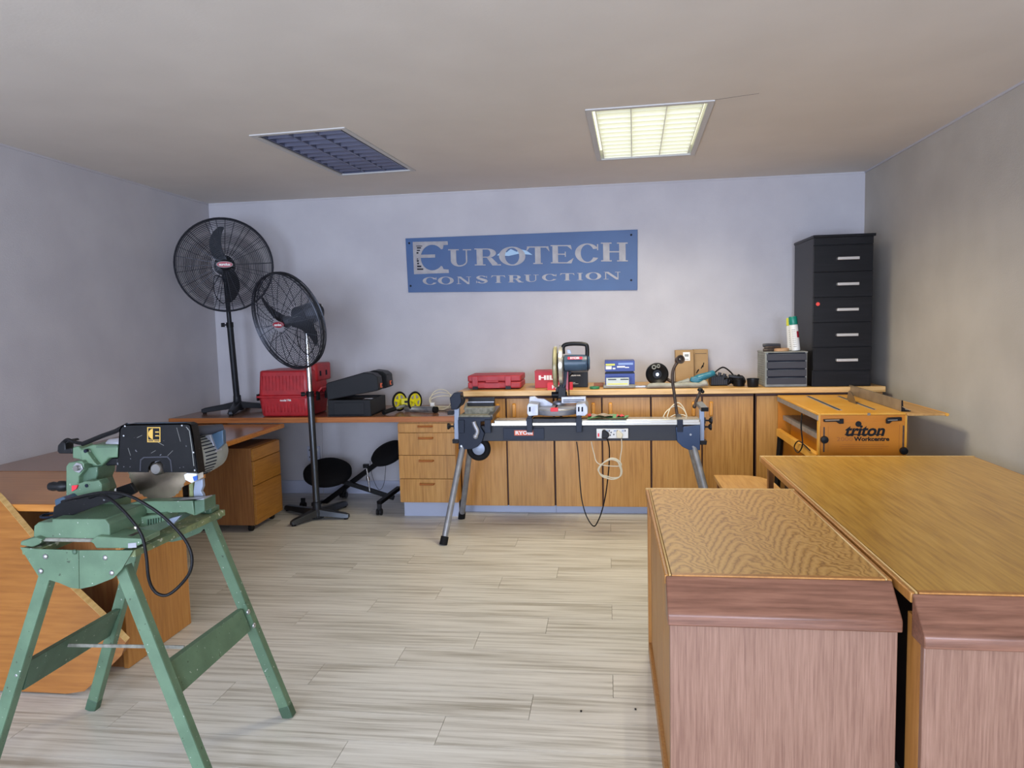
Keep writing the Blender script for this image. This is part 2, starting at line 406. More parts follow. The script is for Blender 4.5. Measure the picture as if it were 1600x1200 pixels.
M_crack = mat('ceiling_crack', '8a8178', 0.9)
MB().bar(Z(1117, 156, H-0.001), Z(1186, 146, H-0.001), 0.004, 0.001).build('crack', M_crack, ceil)
quad_struct('wall_back', (XL-0.1, XR+0.1, YB, YB+0.1, -0.1, H+0.15), M_wall)
quad_struct('wall_left', (XL-0.1, XL, YF, YB, -0.1, H+0.15), M_wall)
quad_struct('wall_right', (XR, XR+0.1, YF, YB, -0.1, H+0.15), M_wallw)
fw = MB()
win = [(-2.9, -0.9), (0.1, 1.7)]; z0, z1 = 0.35, 2.25
for a, b in ((XL-0.1, win[0][0]), (win[0][1], win[1][0]), (win[1][1], XR+0.1)): fw.box(a, b, YF-0.1, YF, -0.1, H+0.15)
for a, b in win: fw.box(a, b, YF-0.1, YF, -0.1, z0); fw.box(a, b, YF-0.1, YF, z1, H+0.15)
fw.build('wall_front', M_wall, kind='structure')
M_glass = mat('window_glass', 'dfe8f2', 0.05); M_glass.node_tree.nodes['Principled BSDF'].inputs['Transmission Weight'].default_value = 1
for i, (a, b) in enumerate(win):
    f = MB().box(a, b, YF-0.09, YF-0.04, z0, z0+0.05).box(a, b, YF-0.09, YF-0.04, z1-0.05, z1).box(a, a+0.05, YF-0.09, YF-0.04, z0, z1).box(b-0.05, b, YF-0.09, YF-0.04, z0, z1).box((a+b)/2-0.025, (a+b)/2+0.025, YF-0.09, YF-0.04, z0, z1)
    fo = f.build('window_%d' % (i+1), M_white, kind='structure')
    for c, d in ((a+0.05, (a+b)/2-0.025), ((a+b)/2+0.025, b-0.05)):
        MB().box(c, d, YF-0.075, YF-0.069, z0+0.05, z1-0.05).build('pane', M_glass, fo)
quad_struct('baseboard_back', (XL, -1.56, YB-0.014, YB, 0, 0.112), M_base)
quad_struct('baseboard_left', (XL, XL+0.014, YF, YB-0.014, 0, 0.112), M_base)
quad_struct('baseboard_right', (XR-0.014, XR, YF, YB, 0, 0.112), M_base)
tr = MB(); tr.box(XL, XR, YB-0.008, YB, H-0.012, H); tr.build('trim_1', M_wall, kind='structure')
MB().box(XL, XL+0.008, YF, YB-0.008, H-0.012, H).build('trim_2', M_wall, kind='structure')
MB().box(XR-0.008, XR, YF, YB-0.008, H-0.012, H).build('trim_3', M_wall, kind='structure')

# ------------------------------------------------------------ ceiling lights
def troffer(key, lit, label):
    cx, cy, hx, hy, a = TR[key]
    t = thing('ceiling_light', label, 'ceiling light', (cx, cy, H), 'recessed troffer lights', (0, 0, a), local=True)
    f = MB(); fwid = 0.03
    for (x0, x1, y0, y1) in ((-hx, hx, -hy, -hy+fwid), (-hx, hx, hy-fwid, hy), (-hx, -hx+fwid, -hy+fwid, hy-fwid), (hx-fwid, hx, -hy+fwid, hy-fwid)):
        f.box(x0, x1, y0, y1, -0.006, 0.004)
    f.build('frame', M_troffer, t, bev=0.001)
    p = MB(); ix, iy, d = hx-0.02, hy-0.02, 0.09
    p.box(-ix, ix, -iy, iy, d, d+0.004); p.box(-ix, -ix+0.003, -iy, iy, 0, d); p.box(ix-0.003, ix, -iy, iy, 0, d); p.box(-ix, ix, -iy, -iy+0.003, 0, d); p.box(-ix, ix, iy-0.003, iy, 0, d)
    p.build('housing', M_troffer if lit else M_louver, t)
    m = M_louver_lt if lit else M_louver
    ox, oy = hx-0.05, hy-0.045
    if lit:
        MB().box(-ix+0.004, ix-0.004, -iy+0.004, iy-0.004, 0.06, 0.064).build('diffuser', M_lamp, t)
        for i in range(3):
            for j in range(5):
                l = bpy.data.lights.new('tube_glow', 'SPOT'); l.energy = LAMP_W; l.color = LAMP_C; l.spot_size = math.radians(156); l.spot_blend = 1.0; l.shadow_soft_size = 0
                lo_ = bpy.data.objects.new('tube_glow', l); COL.objects.link(lo_); lo_.parent = t; lo_.location = ((-1+i)*0.2, (-2+j)*0.24, -0.003)
    else:
        for i in range(3):
            x = (-1+i)*0.17
            MB().cyl((x, -oy, 0.055), (x, oy, 0.055), 0.013, n=10).build('tube', M_ltgrey, t)
    for i in range(4):
        x = -ox+2*ox*i/3
        MB().box(x-(0.002 if lit else 0.004), x+(0.002 if lit else 0.004), -oy, oy, 0.0, 0.035).build('divider', m, t)
    n = 11
    for i in range(n):
        y = -oy+0.07+(2*oy-0.14)*i/(n-1)
        if lit: MB().box(-ox, ox, y-0.0012, y+0.0012, 0.002, 0.03).build('louvre_blade', m, t)
        else: MB().prism([(y-0.003, 0.0), (y+0.003, 0.0), (y+0.028, 0.034), (y-0.022, 0.034)], lambda q, r: (-ox, q, r), lambda q, r: (ox, q, r)).build('louvre_blade', m, t)
    for y in (-oy, oy): MB().box(-ox, ox, y-0.004, y+0.004, 0, 0.035).build('end_rail', m, t)
    return t
troffer('off', False, 'unlit recessed ceiling light with dark silver louvres')
troffer('on', True, 'lit recessed ceiling light glowing pale yellow behind white louvres')

# ------------------------------------------------------------ sign on the back wall
x0, x1 = -1.655, 0.245
sg = thing('wall_sign', 'blue company sign with silver serif lettering on the back wall', 'sign', (-0.7, YB, 1.92))
SY = YB-0.012
MB().xz([(-1.655, 2.157), (0.246, 2.153), (0.240, 1.675), (-1.647, 1.711)], SY, YB-0.001).build('board', M_signblue, sg, bev=0.0015)
def arc(cx, cy, ro, ri, a0, a1, n=14):
    """band between two ellipses (rx, ry, centre shift x) for stressed curves"""
    P = [(cx+ro[0]*math.cos(a0+(a1-a0)*i/n), cy+ro[1]*math.sin(a0+(a1-a0)*i/n)) for i in range(n+1)]
    Q = [(cx+ri[0]*math.cos(a0+(a1-a0)*i/n), cy+ri[1]*math.sin(a0+(a1-a0)*i/n)) for i in range(n+1)]
    return [[P[i], P[i+1], Q[i+1], Q[i]] for i in range(n)]
def R(x0, y0, x1, y1): return [[(x0, y0), (x1, y0), (x1, y1), (x0, y1)]]
TH = 0.075
def glyph(c):
    t = 0.24
    if c == 'U': return R(.1,.32,.1+t,1)+R(0,.94,.46,1)+R(.76,.32,.82,1)+R(.64,.94,1,1)+arc(.46,.33,(.36,.33),(.3-.18+.0,.26),PI,1.5*PI,8)+arc(.46,.33,(.36,.33),(.3,.26),1.5*PI,2*PI,8)
    if c == 'R': return R(.08,0,.08+t,1)+R(0,0,.42,.06)+R(0,.94,.5,1)+R(.3,.46,.5,.52)+arc(.5,.73,(.34,.27),(.12,.21),-PI/2,PI/2,12)+[[(.45,.5),(.66,.46),(.9,.1),(.7,0),(.66,.06)]]+R(.68,0,1.02,.07)
    if c == 'O': return arc(.5,.5,(.5,.52),(.27,.46),0,2*PI,32)
    if c == 'T': return R(.5-t/2,0,.5+t/2,1)+R(.3,0,.7,.06)+R(.04,.93,.96,1)+[[(0,.7),(.05,1),(.16,.95)],[(1,.7),(.95,1),(.84,.95)]]
    if c == 'E': return R(.08,0,.08+t,1)+R(0,.94,.88,1)+R(0,0,.9,.06)+R(.3,.47,.62,.53)+[[(.93,.74),(.88,1),(.72,.95)],[(1,.3),(.9,0),(.7,.05)],[(.62,.36),(.66,.36),(.66,.64),(.62,.64)]]
    if c == 'C': return arc(.52,.5,(.52,.52),(.28,.46),.16*PI,1.0*PI,16)+arc(.52,.5,(.52,.52),(.28,.46),PI,1.84*PI,16)+R(.93,.66,.98,.98)
    if c == 'H': return R(.08,0,.08+t,1)+R(.68,0,.68+t,1)+R(0,0,.4,.06)+R(0,.94,.4,1)+R(.6,0,1,.06)+R(.6,.94,1,1)+R(.3,.48,.7,.54)
    if c == 'N': return R(.1,0,.16,1)+R(.82,0,.88,1)+R(0,0,.3,.06)+R(.68,.94,1,1)+[[(0,1),(.3,1),(.88,.12),(.88,-.03),(.74,0),(.12,.94)]]
    if c == 'I': return R(.26,0,.74,1)+R(0,0,1,.06)+R(0,.94,1,1)
    if c == 'S': return arc(.48,.74,(.42,.28),(.2,.22),.15*PI,1.1*PI,10)+arc(.52,.27,(.44,.29),(.22,.23),-.9*PI,.15*PI,10)+[[(.06,.70),(.2,.52),(.74,.22),(.98,.3),(.86,.5),(.3,.78)]]+R(.86,.7,.91,.98)+R(.05,.02,.1,.32)
    return []
def letter(c, px0, px1, pt, pb):
    a = W(610+px0/4, 340+pb/4, SY); b = W(610+px1/4, 340+pb/4, SY); top = W(610+(px0+px1)/8, 340+pt/4, SY)
    h = top.z-(a.z+b.z)/2; m = MB()
    for i, poly in enumerate(glyph(c)):
        e = 0.0032-i*0.00003
        F = lambda y: (lambda u, v: (a.x+(b.x-a.x)*u, y, a.z+(b.z-a.z)*u+h*v))
        m.prism(poly, F(SY-e), F(SY+0.001))
    m.build('letter', M_signlet, sg, weld=False)
for L in (('U',365,508,198,306),('R',528,688,193,299),('O',680,845,184,298),('T',850,996,180,290),('E',1003,1146,172,286),('C',1155,1303,164,281),('H',1317,1484,156,274)): letter(*L)
for L in (('C',203,291,373,419),('O',298,397,370,417),('N',415,505,369,415),('S',533,612,364,410),('T',630,720,362,408),('R',738,830,360,405),('U',838,928,357,402),('C',948,1040,353,395),('T',1060,1152,348,393),('I',1168,1203,346,391),('O',1220,1318,343,388),('N',1332,1438,339,386)): letter(*L)
def S4(x, y): p = W(610+x/4, 340+y/4, SY); return (p.x, p.z)
be = MB(); polys = []
cx, cy = 262, 250
outl = [(140,152),(358,148),(360,170),(332,172),(328,196)]
inner = [(cx+72*math.cos(t)*1.0, cy-80*math.sin(t)) for t in [math.radians(a) for a in range(40, 321, 10)]]
outl += inner + [(326,306),(332,322),(364,325),(366,346),(148,354)]
be.xz([S4(*p) for p in outl], SY-0.0032, SY+0.001)
be.xz([S4(*p) for p in ((190,232),(280,230),(280,250),(190,252))], SY-0.0034, SY+0.001)
be.build('letter', M_signlet, sg, label='tall silver initial letter')
nt_ = MB()
for (a, b, c, d) in ((162,176,200,180),(166,186,192,194),(166,202,186,209),(164,216,176,226),(166,256,174,262),(166,266,178,276),(168,282,180,292),(168,300,194,310),(168,318,206,327)):
    nt_.xz([S4(a,b),S4(c,b),S4(c,d),S4(a,d)], SY-0.0042, SY)
nt_.build('notches', M_hole, sg)
mt_ = MB().xz([S4(*p) for p in ((666,236),(700,205),(726,218),(752,196),(790,214),(812,198),(850,206),(888,233),(800,226),(740,240))], SY-0.0012, SY)
mt_.build('mountain_print', mat('pale_blue_print', '9cc0dc', 0.4), sg)
for a, b in ((118,160),(1505,108),(127,427),(1505,391)):
    p = S4(a, b); MB().cyl((p[0], SY-0.003, p[1]), (p[0], SY, p[1]), 0.0085, n=12).build('screw', M_hole, sg)

# ------------------------------------------------------------ tall counter along the back wall
def door_handle(x, z, y, parent, m=None):
    return MB().prism([(-0.055, 0), (-0.048, 0.024), (0.048, 0.024), (0.055, 0)], lambda a, b: (x-0.012, y-b, z+a), lambda a, b: (x+0.012, y-b, z+a)).build('handle', m or M_handle, parent, bev=0.004)
bounds = [(-1.117, -0.405), (-0.403, 0.303), (0.305, 1.030), (1.042, 1.745)]
names = ['left of the red flat case'] 
labs = ['oak two-door base cabinet beside the oak drawer unit', 'oak two-door base cabinet behind the middle of the mitre saw stand',
        'oak two-door base cabinet behind the arm end of the mitre saw stand', 'oak base cabinet partly hidden behind the orange saw bench']
for (a, b), lb in zip(bounds, labs):
    t = thing('base_cabinet', lb, 'cabinet', ((a+b)/2, 5.62, 0), 'oak base cabinets under the long worktop')
    MB().box(a, b, 5.352, 5.94, 0.062, 0.899).build('body', M_oak_dk if False else M_oak_dk, t)
    MB().box(a, b, 5.385, 5.41, 0, 0.062).build('plinth', M_white_pl, t)
    mid = (a+b)/2
    for i, (c, d) in enumerate(((a, mid), (mid, b))):
        dr = MB().box(c+0.006, d-0.006, 5.33, 5.350, 0.062, 0.876).build('door', M_oak, t, bev=0.0015)
        door_handle(mid+(-0.062 if i == 0 else 0.062), 0.787, 5.33, dr)
MB().box(1.747, 1.90, 5.345, 5.94, 0.0, 0.899).build('end_filler_panel', M_oak, label='plain oak filler panel closing the worktop run by the wall')
bpy.data.objects['end_filler_panel']['category'] = 'panel'
wt = thing('long_worktop', 'long pale oak worktop over the base cabinets along the back wall', 'worktop', (0.4, 5.62, 0.9))
MB().box(-1.118, 1.905, 5.315, 5.945, 0.900, 0.936).build('slab', M_oak_x, wt, bev=0.002)
MB().box(-1.118, 1.905, 5.298, 5.315, 0.898, 0.938).build('edging', wood('pale_edging', 'c09452', 'dbb274', 'e6c084', 'x', 60, 20, 0.35), wt, bev=0.004)

# ------------------------------------------------------------ drawer unit under the desk worktop
t = thing('drawer_unit', 'oak drawer unit with four drawers and brown wire-like handles under the brown desktop', 'drawer unit', (-1.33, 5.5, 0))
a, b = -1.556, -1.125
MB().box(a+0.001, b+0.004, 5.202, 5.92, 0.115, 0.722).build('body', M_oak, t)
MB().box(a+0.01, b, 5.245, 5.27, 0, 0.114).build('plinth', M_white_pl, t)
for z0, z1, hz in ((0.122, 0.297, 0.262), (0.301, 0.474, 0.437), (0.478, 0.643, 0.607), (0.647, 0.713, 0.694)):
    d = MB().box(a, b, 5.182, 5.200, z0, z1).build('drawer', M_oak, t, bev=0.001)
    p = (a+b)/2-0.005; h = MB()
    h.tube([(p-0.052, 5.18, hz), (p-0.050, 5.155, hz), (p+0.050, 5.155, hz), (p+0.052, 5.18, hz)], 0.0075, 8, smooth=False)
    h.build('handle', M_handle_x, d)
# desk worktop along the back wall, left
t = thing('desk_worktop', 'brown wooden desktop along the back wall below the two fans', 'worktop', (-2.25, 5.58, 0.73))
MB().box(XL+0.004, -1.125, 5.20, 5.945, 0.727, 0.764).build('slab', M_desk_top, t, bev=0.001)
MB().box(XL+0.004, -1.125, 5.178, 5.20, 0.725, 0.765).build('edging', wood('rust_edging', '8a4d22', 'a86530', 'b67238', 'x', 60, 20, 0.35), t, bev=0.003)
MB().box(-3.33, -3.30, 5.3, 5.9, 0, 0.727).build('support_panel', M_ped, t)

# side desk along the left wall, pedestal under it
t = thing('side_desk', 'glossy brown side desk along the wall, behind the green saw', 'desk', (-2.9, 4.3, 0))
MB().box(XL+0.004, -2.462, 3.435, 5.172, 0.692, 0.720).build('tabletop', M_desk_top, t)
MB().box(-2.462, -2.435, 3.435, 5.172, 0.690, 0.721).build('edging', M_edge_or, t, bev=0.004)
MB().box(-3.35, -3.32, 3.5, 5.1, 0, 0.692).build('leg_panel', M_ped, t)
MB().box(-2.98, -2.955, 3.50, 4.1, 0, 0.692).build('leg_panel', M_ped, t)
t = thing('rolling_pedestal', 'brown wooden pedestal with three handleless drawers on castors', 'pedestal', (-2.73, 5.03, 0))
MB().box(-2.965, -2.500, 4.752, 5.170, 0.052, 0.605).build('body', M_ped, t, bev=0.002)
for z0, z1 in ((0.058, 0.335), (0.340, 0.510), (0.515, 0.600)):
    MB().box(-2.498, -2.480, 4.755, 5.165, z0, z1).build('drawer', M_ped_or, t, bev=0.0015)
for x, y in ((-2.92, 4.80), (-2.92, 5.12), (-2.55, 4.80), (-2.55, 5.12)):
    MB().cyl((x-0.012, y, 0.026), (x+0.012, y, 0.026), 0.026, n=16).box(x-0.018, x+0.018, y-0.018, y+0.018, 0.04, 0.053).build('castor', M_black, t)

# nearer desk with pedestal, board leaning on it
t = thing('near_desk', 'light brown desk with side pedestal directly behind the green saw stand', 'desk', (-2.7, 3.1, 0))
MB().box(XL+0.004, -2.055, 2.775, 3.428, 0.690, 0.718).build('tabletop', M_desk_top2, t)
MB().box(XL+0.004, -2.045, 2.755, 2.775, 0.688, 0.719).build('edging', M_edge_or, t, bev=0.003)
MB().box(-2.085, -2.062, 2.762, 3.235, 0.002, 0.688).build('side_panel', M_panel, t, bev=0.001)
MB().box(-2.50, -2.086, 2.90, 3.235, 0.05, 0.688).build('pedestal_body', M_ped, t)
MB().box(-2.30, -2.09, 2.775, 2.90, 0.0, 0.10).build('plinth', M_ped, t)
MB().box(-3.36, -3.33, 2.80, 3.40, 0, 0.690).build('leg_panel', M_ped, t)
# the leaning board stands on the floor, tilted back against the desk edge
t = thing('leaning_board', 'orange-brown cut tabletop board standing on edge, leaning on the desk', 'board', (-2.5, 2.55, 0))
def BP(px, py):
    # plane through the floor line y = 2.53 tilted back so that its top touches the desk edge
    n = Vector((0, -0.72, 0.20)); p0 = Vector((0, 2.53, 0)); d = ray(px, py); s = (p0-CAM).dot(n)/d.dot(n); return CAM+d*s
bl = [BP(p, q) for p, q in ((-70, 714), (0, 782), (48, 839), (111, 920), (156, 962), (196, 1004), (190, 1024), (168, 1046), (132, 1080), (105, 1084), (25, 1080), (-70, 1080))]
for i in (9, 10, 11): bl[i].z = max(bl[i].z, 0.001)
for v in bl: v.z = max(v.z, 0.001)
bk = [v+Vector((0.0, 0.027, 0.0075)) for v in bl]
m = MB(); n = len(bl)
m.add(bl+bk, [list(range(n)), list(range(2*n-1, n-1, -1))]+[(i, (i+1) % n, n+(i+1) % n, n+i) for i in range(n)])
m.build('face', M_board, t)
e = MB()
for i in range(0, 5):
    off = Vector((0.0006, 0, 0.0008)); q = [bl[i]+off, bl[i+1]+off, bk[i+1]+off, bk[i]+off]
    e.add([v for v in q]+[v-Vector((0.001, 0, 0.002)) for v in q], [(0,1,2,3),(4,5,6,7),(0,1,5,4),(1,2,6,5),(2,3,7,6),(3,0,4,7)])
e.build('edge_band', M_edge_lt, t, label='pale edge band')

# ------------------------------------------------------------ two sideboards at the front right
def sideboard(x0, x1, yf, yb, label, m_top, name, doors):
    t = thing(name, label, 'sideboard', ((x0+x1)/2, (yf+yb)/2, 0))
    T = 0.72
    MB().box(x0+0.02, x1-0.02, yf+0.03, yb-0.02, 0.695, T).build('top', m_top, t)
    MB().box(x0, x0+0.0118, yf+0.015, yb-0.02, 0.690, T-0.002).build('side_lipping', M_panel, t, bev=0.003)
    MB().box(x1-0.0118, x1, yf+0.015, yb-0.02, 0.690, T-0.002).build('side_lipping', M_panel, t, bev=0.003)
    MB().box(x0+0.012, x0+0.019, yf+0.015, yb-0.02, 0.690, T+0.0005).build('edge_band', M_edge_lt, t, bev=0.004)
    MB().box(x1-0.019, x1-0.012, yf+0.015, yb-0.02, 0.690, T+0.0005).build('edge_band', M_edge_lt, t, bev=0.004)
    MB().box(x0, x1, yb-0.019, yb, 0.690, T+0.001).build('edge_band', M_edge_lt, t, bev=0.003)
    MB().box(x0+0.02, x1-0.02, yf+0.012, yf+0.029, 0.695, T+0.0003).build('edge_band', M_panel, t)
    # sloping front lip
    lp = [(yf+0.012, T-0.002), (yf-0.062, 0.643), (yf-0.069, 0.634), (yf-0.069, 0.603), (yf+0.012, 0.603)]
    MB().yz(lp, x0+0.002, x1-0.002).build('front_lip', M_lip, t, bev=0.004)
    MB().box(x0+0.008, x1-0.008, yf-0.052, yf-0.030, 0.0, 0.601).build('end_panel', M_front, t, bev=0.003)
    if doors:
        bp = MB().box(x0+0.006, x0+0.024, yb-0.055, yb-0.02, 0.0, 0.690).box(x0+0.006, x0+0.024, yf-0.029, yb-0.055, 0.0, 0.055).build('side_frame', M_panel, t)
        n = 3; s0, s1 = yf-0.028, yb-0.056
        for i in range(n):
            a, b = s0+(s1-s0)*i/n, s0+(s1-s0)*(i+1)/n
            dr = MB().box(x0+0.018, x0+0.034, a+0.003, b-0.003, 0.058, 0.655).build('door', M_panel, t, bev=0.001)
        MB().box(x0+0.012, x0+0.018, s0+0.01, s0+0.03, 0.30, 0.32).build('magnet_catch', M_steel, t)
        MB().box(x0+0.035, x1-0.03, yf-0.029, yb-0.03, 0.02, 0.655).build('carcass', M_int, t)
        MB().box(x1-0.03, x1-0.008, yf-0.029, yb-0.03, 0.0, 0.655).build('side_panel', M_front, t)
    else:
        MB().box(x0+0.008, x0+0.028, yf-0.029, yf+0.05, 0.0, 0.655).build('side_panel', M_panel, t)
        MB().box(x0+0.10, x1-0.10, yf+0.03, yb-0.12, 0.05, 0.69).build('carcass', M_int, t)
        MB().box(x0+0.03, x0+0.055, yb-0.08, yb-0.04, 0.0, 0.69).build('rear_leg', M_ped, t)
        MB().box(x1-0.055, x1-0.03, yb-0.08, yb-0.04, 0.0, 0.69).build('rear_leg', M_ped, t)
    return t
sideboard(0.152, 0.766, 2.04, 3.125, 'sideboard with wavy flame-grained oak top, the narrower of the two in front', M_top1, 'flame_top_sideboard', True)
sideboard(0.776, 1.815, 1.945, 3.872, 'wide sideboard with honey oak top beside the wall, the larger of the two in front', M_top2, 'honey_top_sideboard', False)
# low table behind them
t = thing('low_table', 'small low yellow-brown table just behind the flame-grained sideboard', 'table', (0.76, 4.15, 0))
pts = [(0.62, 3.92), (0.93, 3.92), (0.93, 4.20), (0.915, 4.30), (0.88, 4.37), (0.82, 4.41), (0.76, 4.42), (0.62, 4.42)]
MB().xy(pts, 0.475, 0.50).build('tabletop', M_trit_ext, t, bev=0.003)
for x, y in ((0.65, 3.96), (0.88, 3.96), (0.65, 4.38), (0.83, 4.33)): MB().box(x-0.015, x+0.015, y-0.015, y+0.015, 0, 0.475).build('leg', M_ped, t)

# ------------------------------------------------------------ pedestal fans
def fan_head(t, c, n, roll, R=0.354):
    """head built about c, facing n; all parts parented to t"""
    c = Vector(c); n = Vector(n).normalized(); u = Vector((0, 0, 1)).cross(n).normalized(); v = n.cross(u)
    u, v = u*math.cos(roll)+v*math.sin(roll), v*math.cos(roll)-u*math.sin(roll)
    P = lambda a, b, h: c+u*a+v*b+n*h
    zf = lambda r: 0.025+0.060*(1-(r/R)**2.6)
    zb = lambda r: -0.025-0.075*(1-(r/R)**2.6)
    for nm, zz, nsp, r0 in (('cage_front', zf, 20, 0.07), ('cage_back', zb, 14, 0.10)):
        m = MB(); k = 23
        for i in range(k):
            r = r0+(R-r0)*i/(k-1); m.ring(c+n*zz(r), n, r, 0.0018 if i < k-1 else 0.005, n=56, k=4)
        for i in range(nsp):
            a = 2*PI*(i+(0.25 if i % 2 else 0))/nsp
            m.tube([P(r*math.cos(a), r*math.sin(a), zz(r)) for r in (r0-0.015, 0.15, 0.25, 0.32, R)], 0.0026, 4, smooth=False)
        m.build(nm, M_wire, t)
    MB().ring(c, n, R+0.002, 0.008, n=56, k=6).ring(c+n*0.02, n, R+0.001, 0.004, n=56, k=5).build('rim_clamp', M_blackgrey, t)
    b2 = [(-.10,.06),(-.2,.15),(-.25,.27),(-.275,.40),(-.265,.52),(-.22,.64),(-.14,.75),(-.03,.83),(.06,.83),(.075,.79),(.03,.72),(0,.62),(-.02,.5),(-.015,.36),(.02,.23),(.06,.12),(.03,.04)]
    for s in (1, -1):
        m = MB(); pts = [(x*R*1.0*s, y*R*1.0*s) for x, y in b2]
        f = lambda dz: (lambda a, b: P(a, b, s*a*0.28-0.01+dz))
        m.prism(pts, f(0.0), f(-0.003)); m.build('fan_blade', M_blackgrey, t)
    MB().lathe([(-0.03, 0.03), (0.0, 0.042), (0.03, 0.04), (0.045, 0.02), (0.046, 0.0)], c, n).build('hub', M_blackgrey, t)
    MB().lathe([(0.082, 0.07), (0.086, 0.072), (0.088, 0.05), (0.088, 0.0)], c, n, 28).build('centre_plate', M_wire, t) if False else None
    # oval badge
    m = MB(); e = [(0.058*math.cos(2*PI*i/28), 0.023*math.sin(2*PI*i/28)) for i in range(28)]
    u0 = Vector((0, 0, 1)).cross(n).normalized(); v0 = n.cross(u0)
    Q = lambda a, b, h: c+u0*a+v0*b+n*h
    m.prism(e, lambda a, b: Q(a, b, 0.094), lambda a, b: Q(a, b, 0.084)); bd = m.build('badge', M_redbadge, t)
    m = MB(); m.tube([Q(a, b, 0.095) for a, b in e], 0.0022, 5, smooth=False, closed=True); m.build('badge_rim', M_signlet, bd)
    text('eurolux', 'badge_lettering', M_white, bd, Q(0, 0.0, 0.0952), u0, v0, 0.026, width=0.082, bold=0.0012)
    # motor behind
    MB().lathe([(-0.09, 0.05), (-0.10, 0.080), (-0.22, 0.078), (-0.29, 0.068), (-0.318, 0.04), (-0.319, 0)], c, n, 24).build('motor', M_blackgrey, t)
    MB().cyl(c-n*0.03, c-n*0.10, 0.012).build('shaft', M_steel, t)
    MB().ring(c-n*0.31+u*0.040, n, 0.014, 0.004, n=16).build('oscillation_knob', M_chrome, t)
    return P
def fan(label, base, head, n, tips, collar_z, pole_m, roll, thr):
    t = thing('pedestal_fan', label, 'fan', base, 'large black pedestal fans')
    base = Vector(base); head = Vector(head); n = Vector(n).normalized()
    P = fan_head(t, head, n, roll)
    pivot = head-n*0.17; top = Vector((pivot.x, pivot.y, pivot.z-0.10))
    b0 = base+Vector((0, 0, 0.05)); mid = b0.lerp(top, (collar_z-base.z)/(top.z-base.z))
    MB().cyl(b0, mid, 0.025, n=16).build('pole', pole_m, t)
    MB().cyl(mid-Vector((0, 0, .02)), top, 0.018, n=16).build('inner_pole', M_chrome if thr else pole_m, t)
    MB().cyl(mid-(top-b0).normalized()*0.02, mid+(top-b0).normalized()*0.02, 0.028, n=16).build('collar', M_black, t)
    MB().cyl(mid, mid+Vector((-0.045, -0.02, 0)), 0.006).cyl(mid+Vector((-0.035, -0.015, 0)), mid+Vector((-0.06, -0.028, 0)), 0.017, n=12).build('clamp_knob', M_black, t)
    MB().lathe([(0, 0.017), (0.02, 0.026), (0.09, 0.026), (0.12, 0.02)], top-Vector((0, 0, 0.03)), (0, 0, 1), 16).bar(top+Vector((0, 0, .03)), pivot+n*0.01, 0.04, 0.05, up=(1, 0, 0)).build('neck', M_blackgrey, t)
    m = MB().lathe([(0.0, 0.05), (0.02, 0.055), (0.055, 0.045), (0.075, 0.032), (0.12, 0.03), (0.125, 0.024)], base+Vector((0, 0, 0.012)), (0, 0, 1), 20)
    m.build('base_hub', M_blackgrey, t)
    for tp in tips:
        tp = Vector(tp); d = (tp-base); d.z = 0; L = d.length; d.normalize(); sd = Vector((-d.y, d.x, 0)); m = MB()
        prof = [(0.02, 0.045, 0.030, 0.082), (L*0.4, 0.038, 0.024, 0.066), (L-0.03, 0.030, 0.012, 0.048), (L, 0.020, 0.012, 0.038)]
        vs = []
        for s, hw, zb, zt in prof:
            p = base+d*s
            vs += [p-sd*hw+Vector((0, 0, zb)), p+sd*hw+Vector((0, 0, zb)), p+sd*hw*0.6+Vector((0, 0, zt)), p-sd*hw*0.6+Vector((0, 0, zt))]
        fs = [(3, 2, 1, 0), (12, 13, 14, 15)]+[(i*4+j, i*4+(j+1) % 4, i*4+4+(j+1) % 4, i*4+4+j) for i in range(3) for j in range(4)]
        lg = m.add(vs, fs).build('leg', pole_m, t, bev=0.004)
        MB().cyl(tp-d*0.025+Vector((0, 0, -base.z+base.z)), tp-d*0.025+Vector((0, 0, 0.014)), 0.016, n=12).build('rubber_foot', M_rubber, lg)
    # cord hanging in a loop below the motor
    c0 = head-n*0.2
    MB().tube([c0+Vector((0.03, 0, -0.06)), c0+Vector((0.05, -0.03, -0.22)), c0+Vector((0.0, -0.05, -0.30)), c0+Vector((-0.07, -0.05, -0.22)), c0+Vector((-0.08, -0.02, -0.08)), top+Vector((0, -0.02, 0))], 0.0035, 6).build('power_cord', M_cable, t)
    return t
h1 = W(351, 414, 5.36)
b1 = Vector((-3.035, 5.60, 0.765))
fan('large black pedestal fan standing on the desk in the corner, facing the room', b1, h1, (CAM-h1)+Vector((0, 0, 0.25)),
    [Z(315, 647, .765), Vector((-2.93, 5.29, .765)), Vector((-2.76, 5.72, .765)), Vector((-3.10, 5.90, .765))], 1.46, M_blackgrey, 0.05, False)
h2 = W(450, 502, 5.01)
tp = [Z(455, 823, 0), Z(546, 811, 0), Z(541, 791, 0), Z(447, 797, 0)]
b2_ = (tp[0]+tp[1]+tp[2]+tp[3])/4; b2_ = Vector((W(495.5, 800, 5.125).x, 5.125, 0))
fan('tilted pedestal fan with chrome upper pole standing on the floor before the red case', b2_, h2, (-0.43, -0.86, -0.26),
    tp, 0.93, M_pole, 0.95, True)

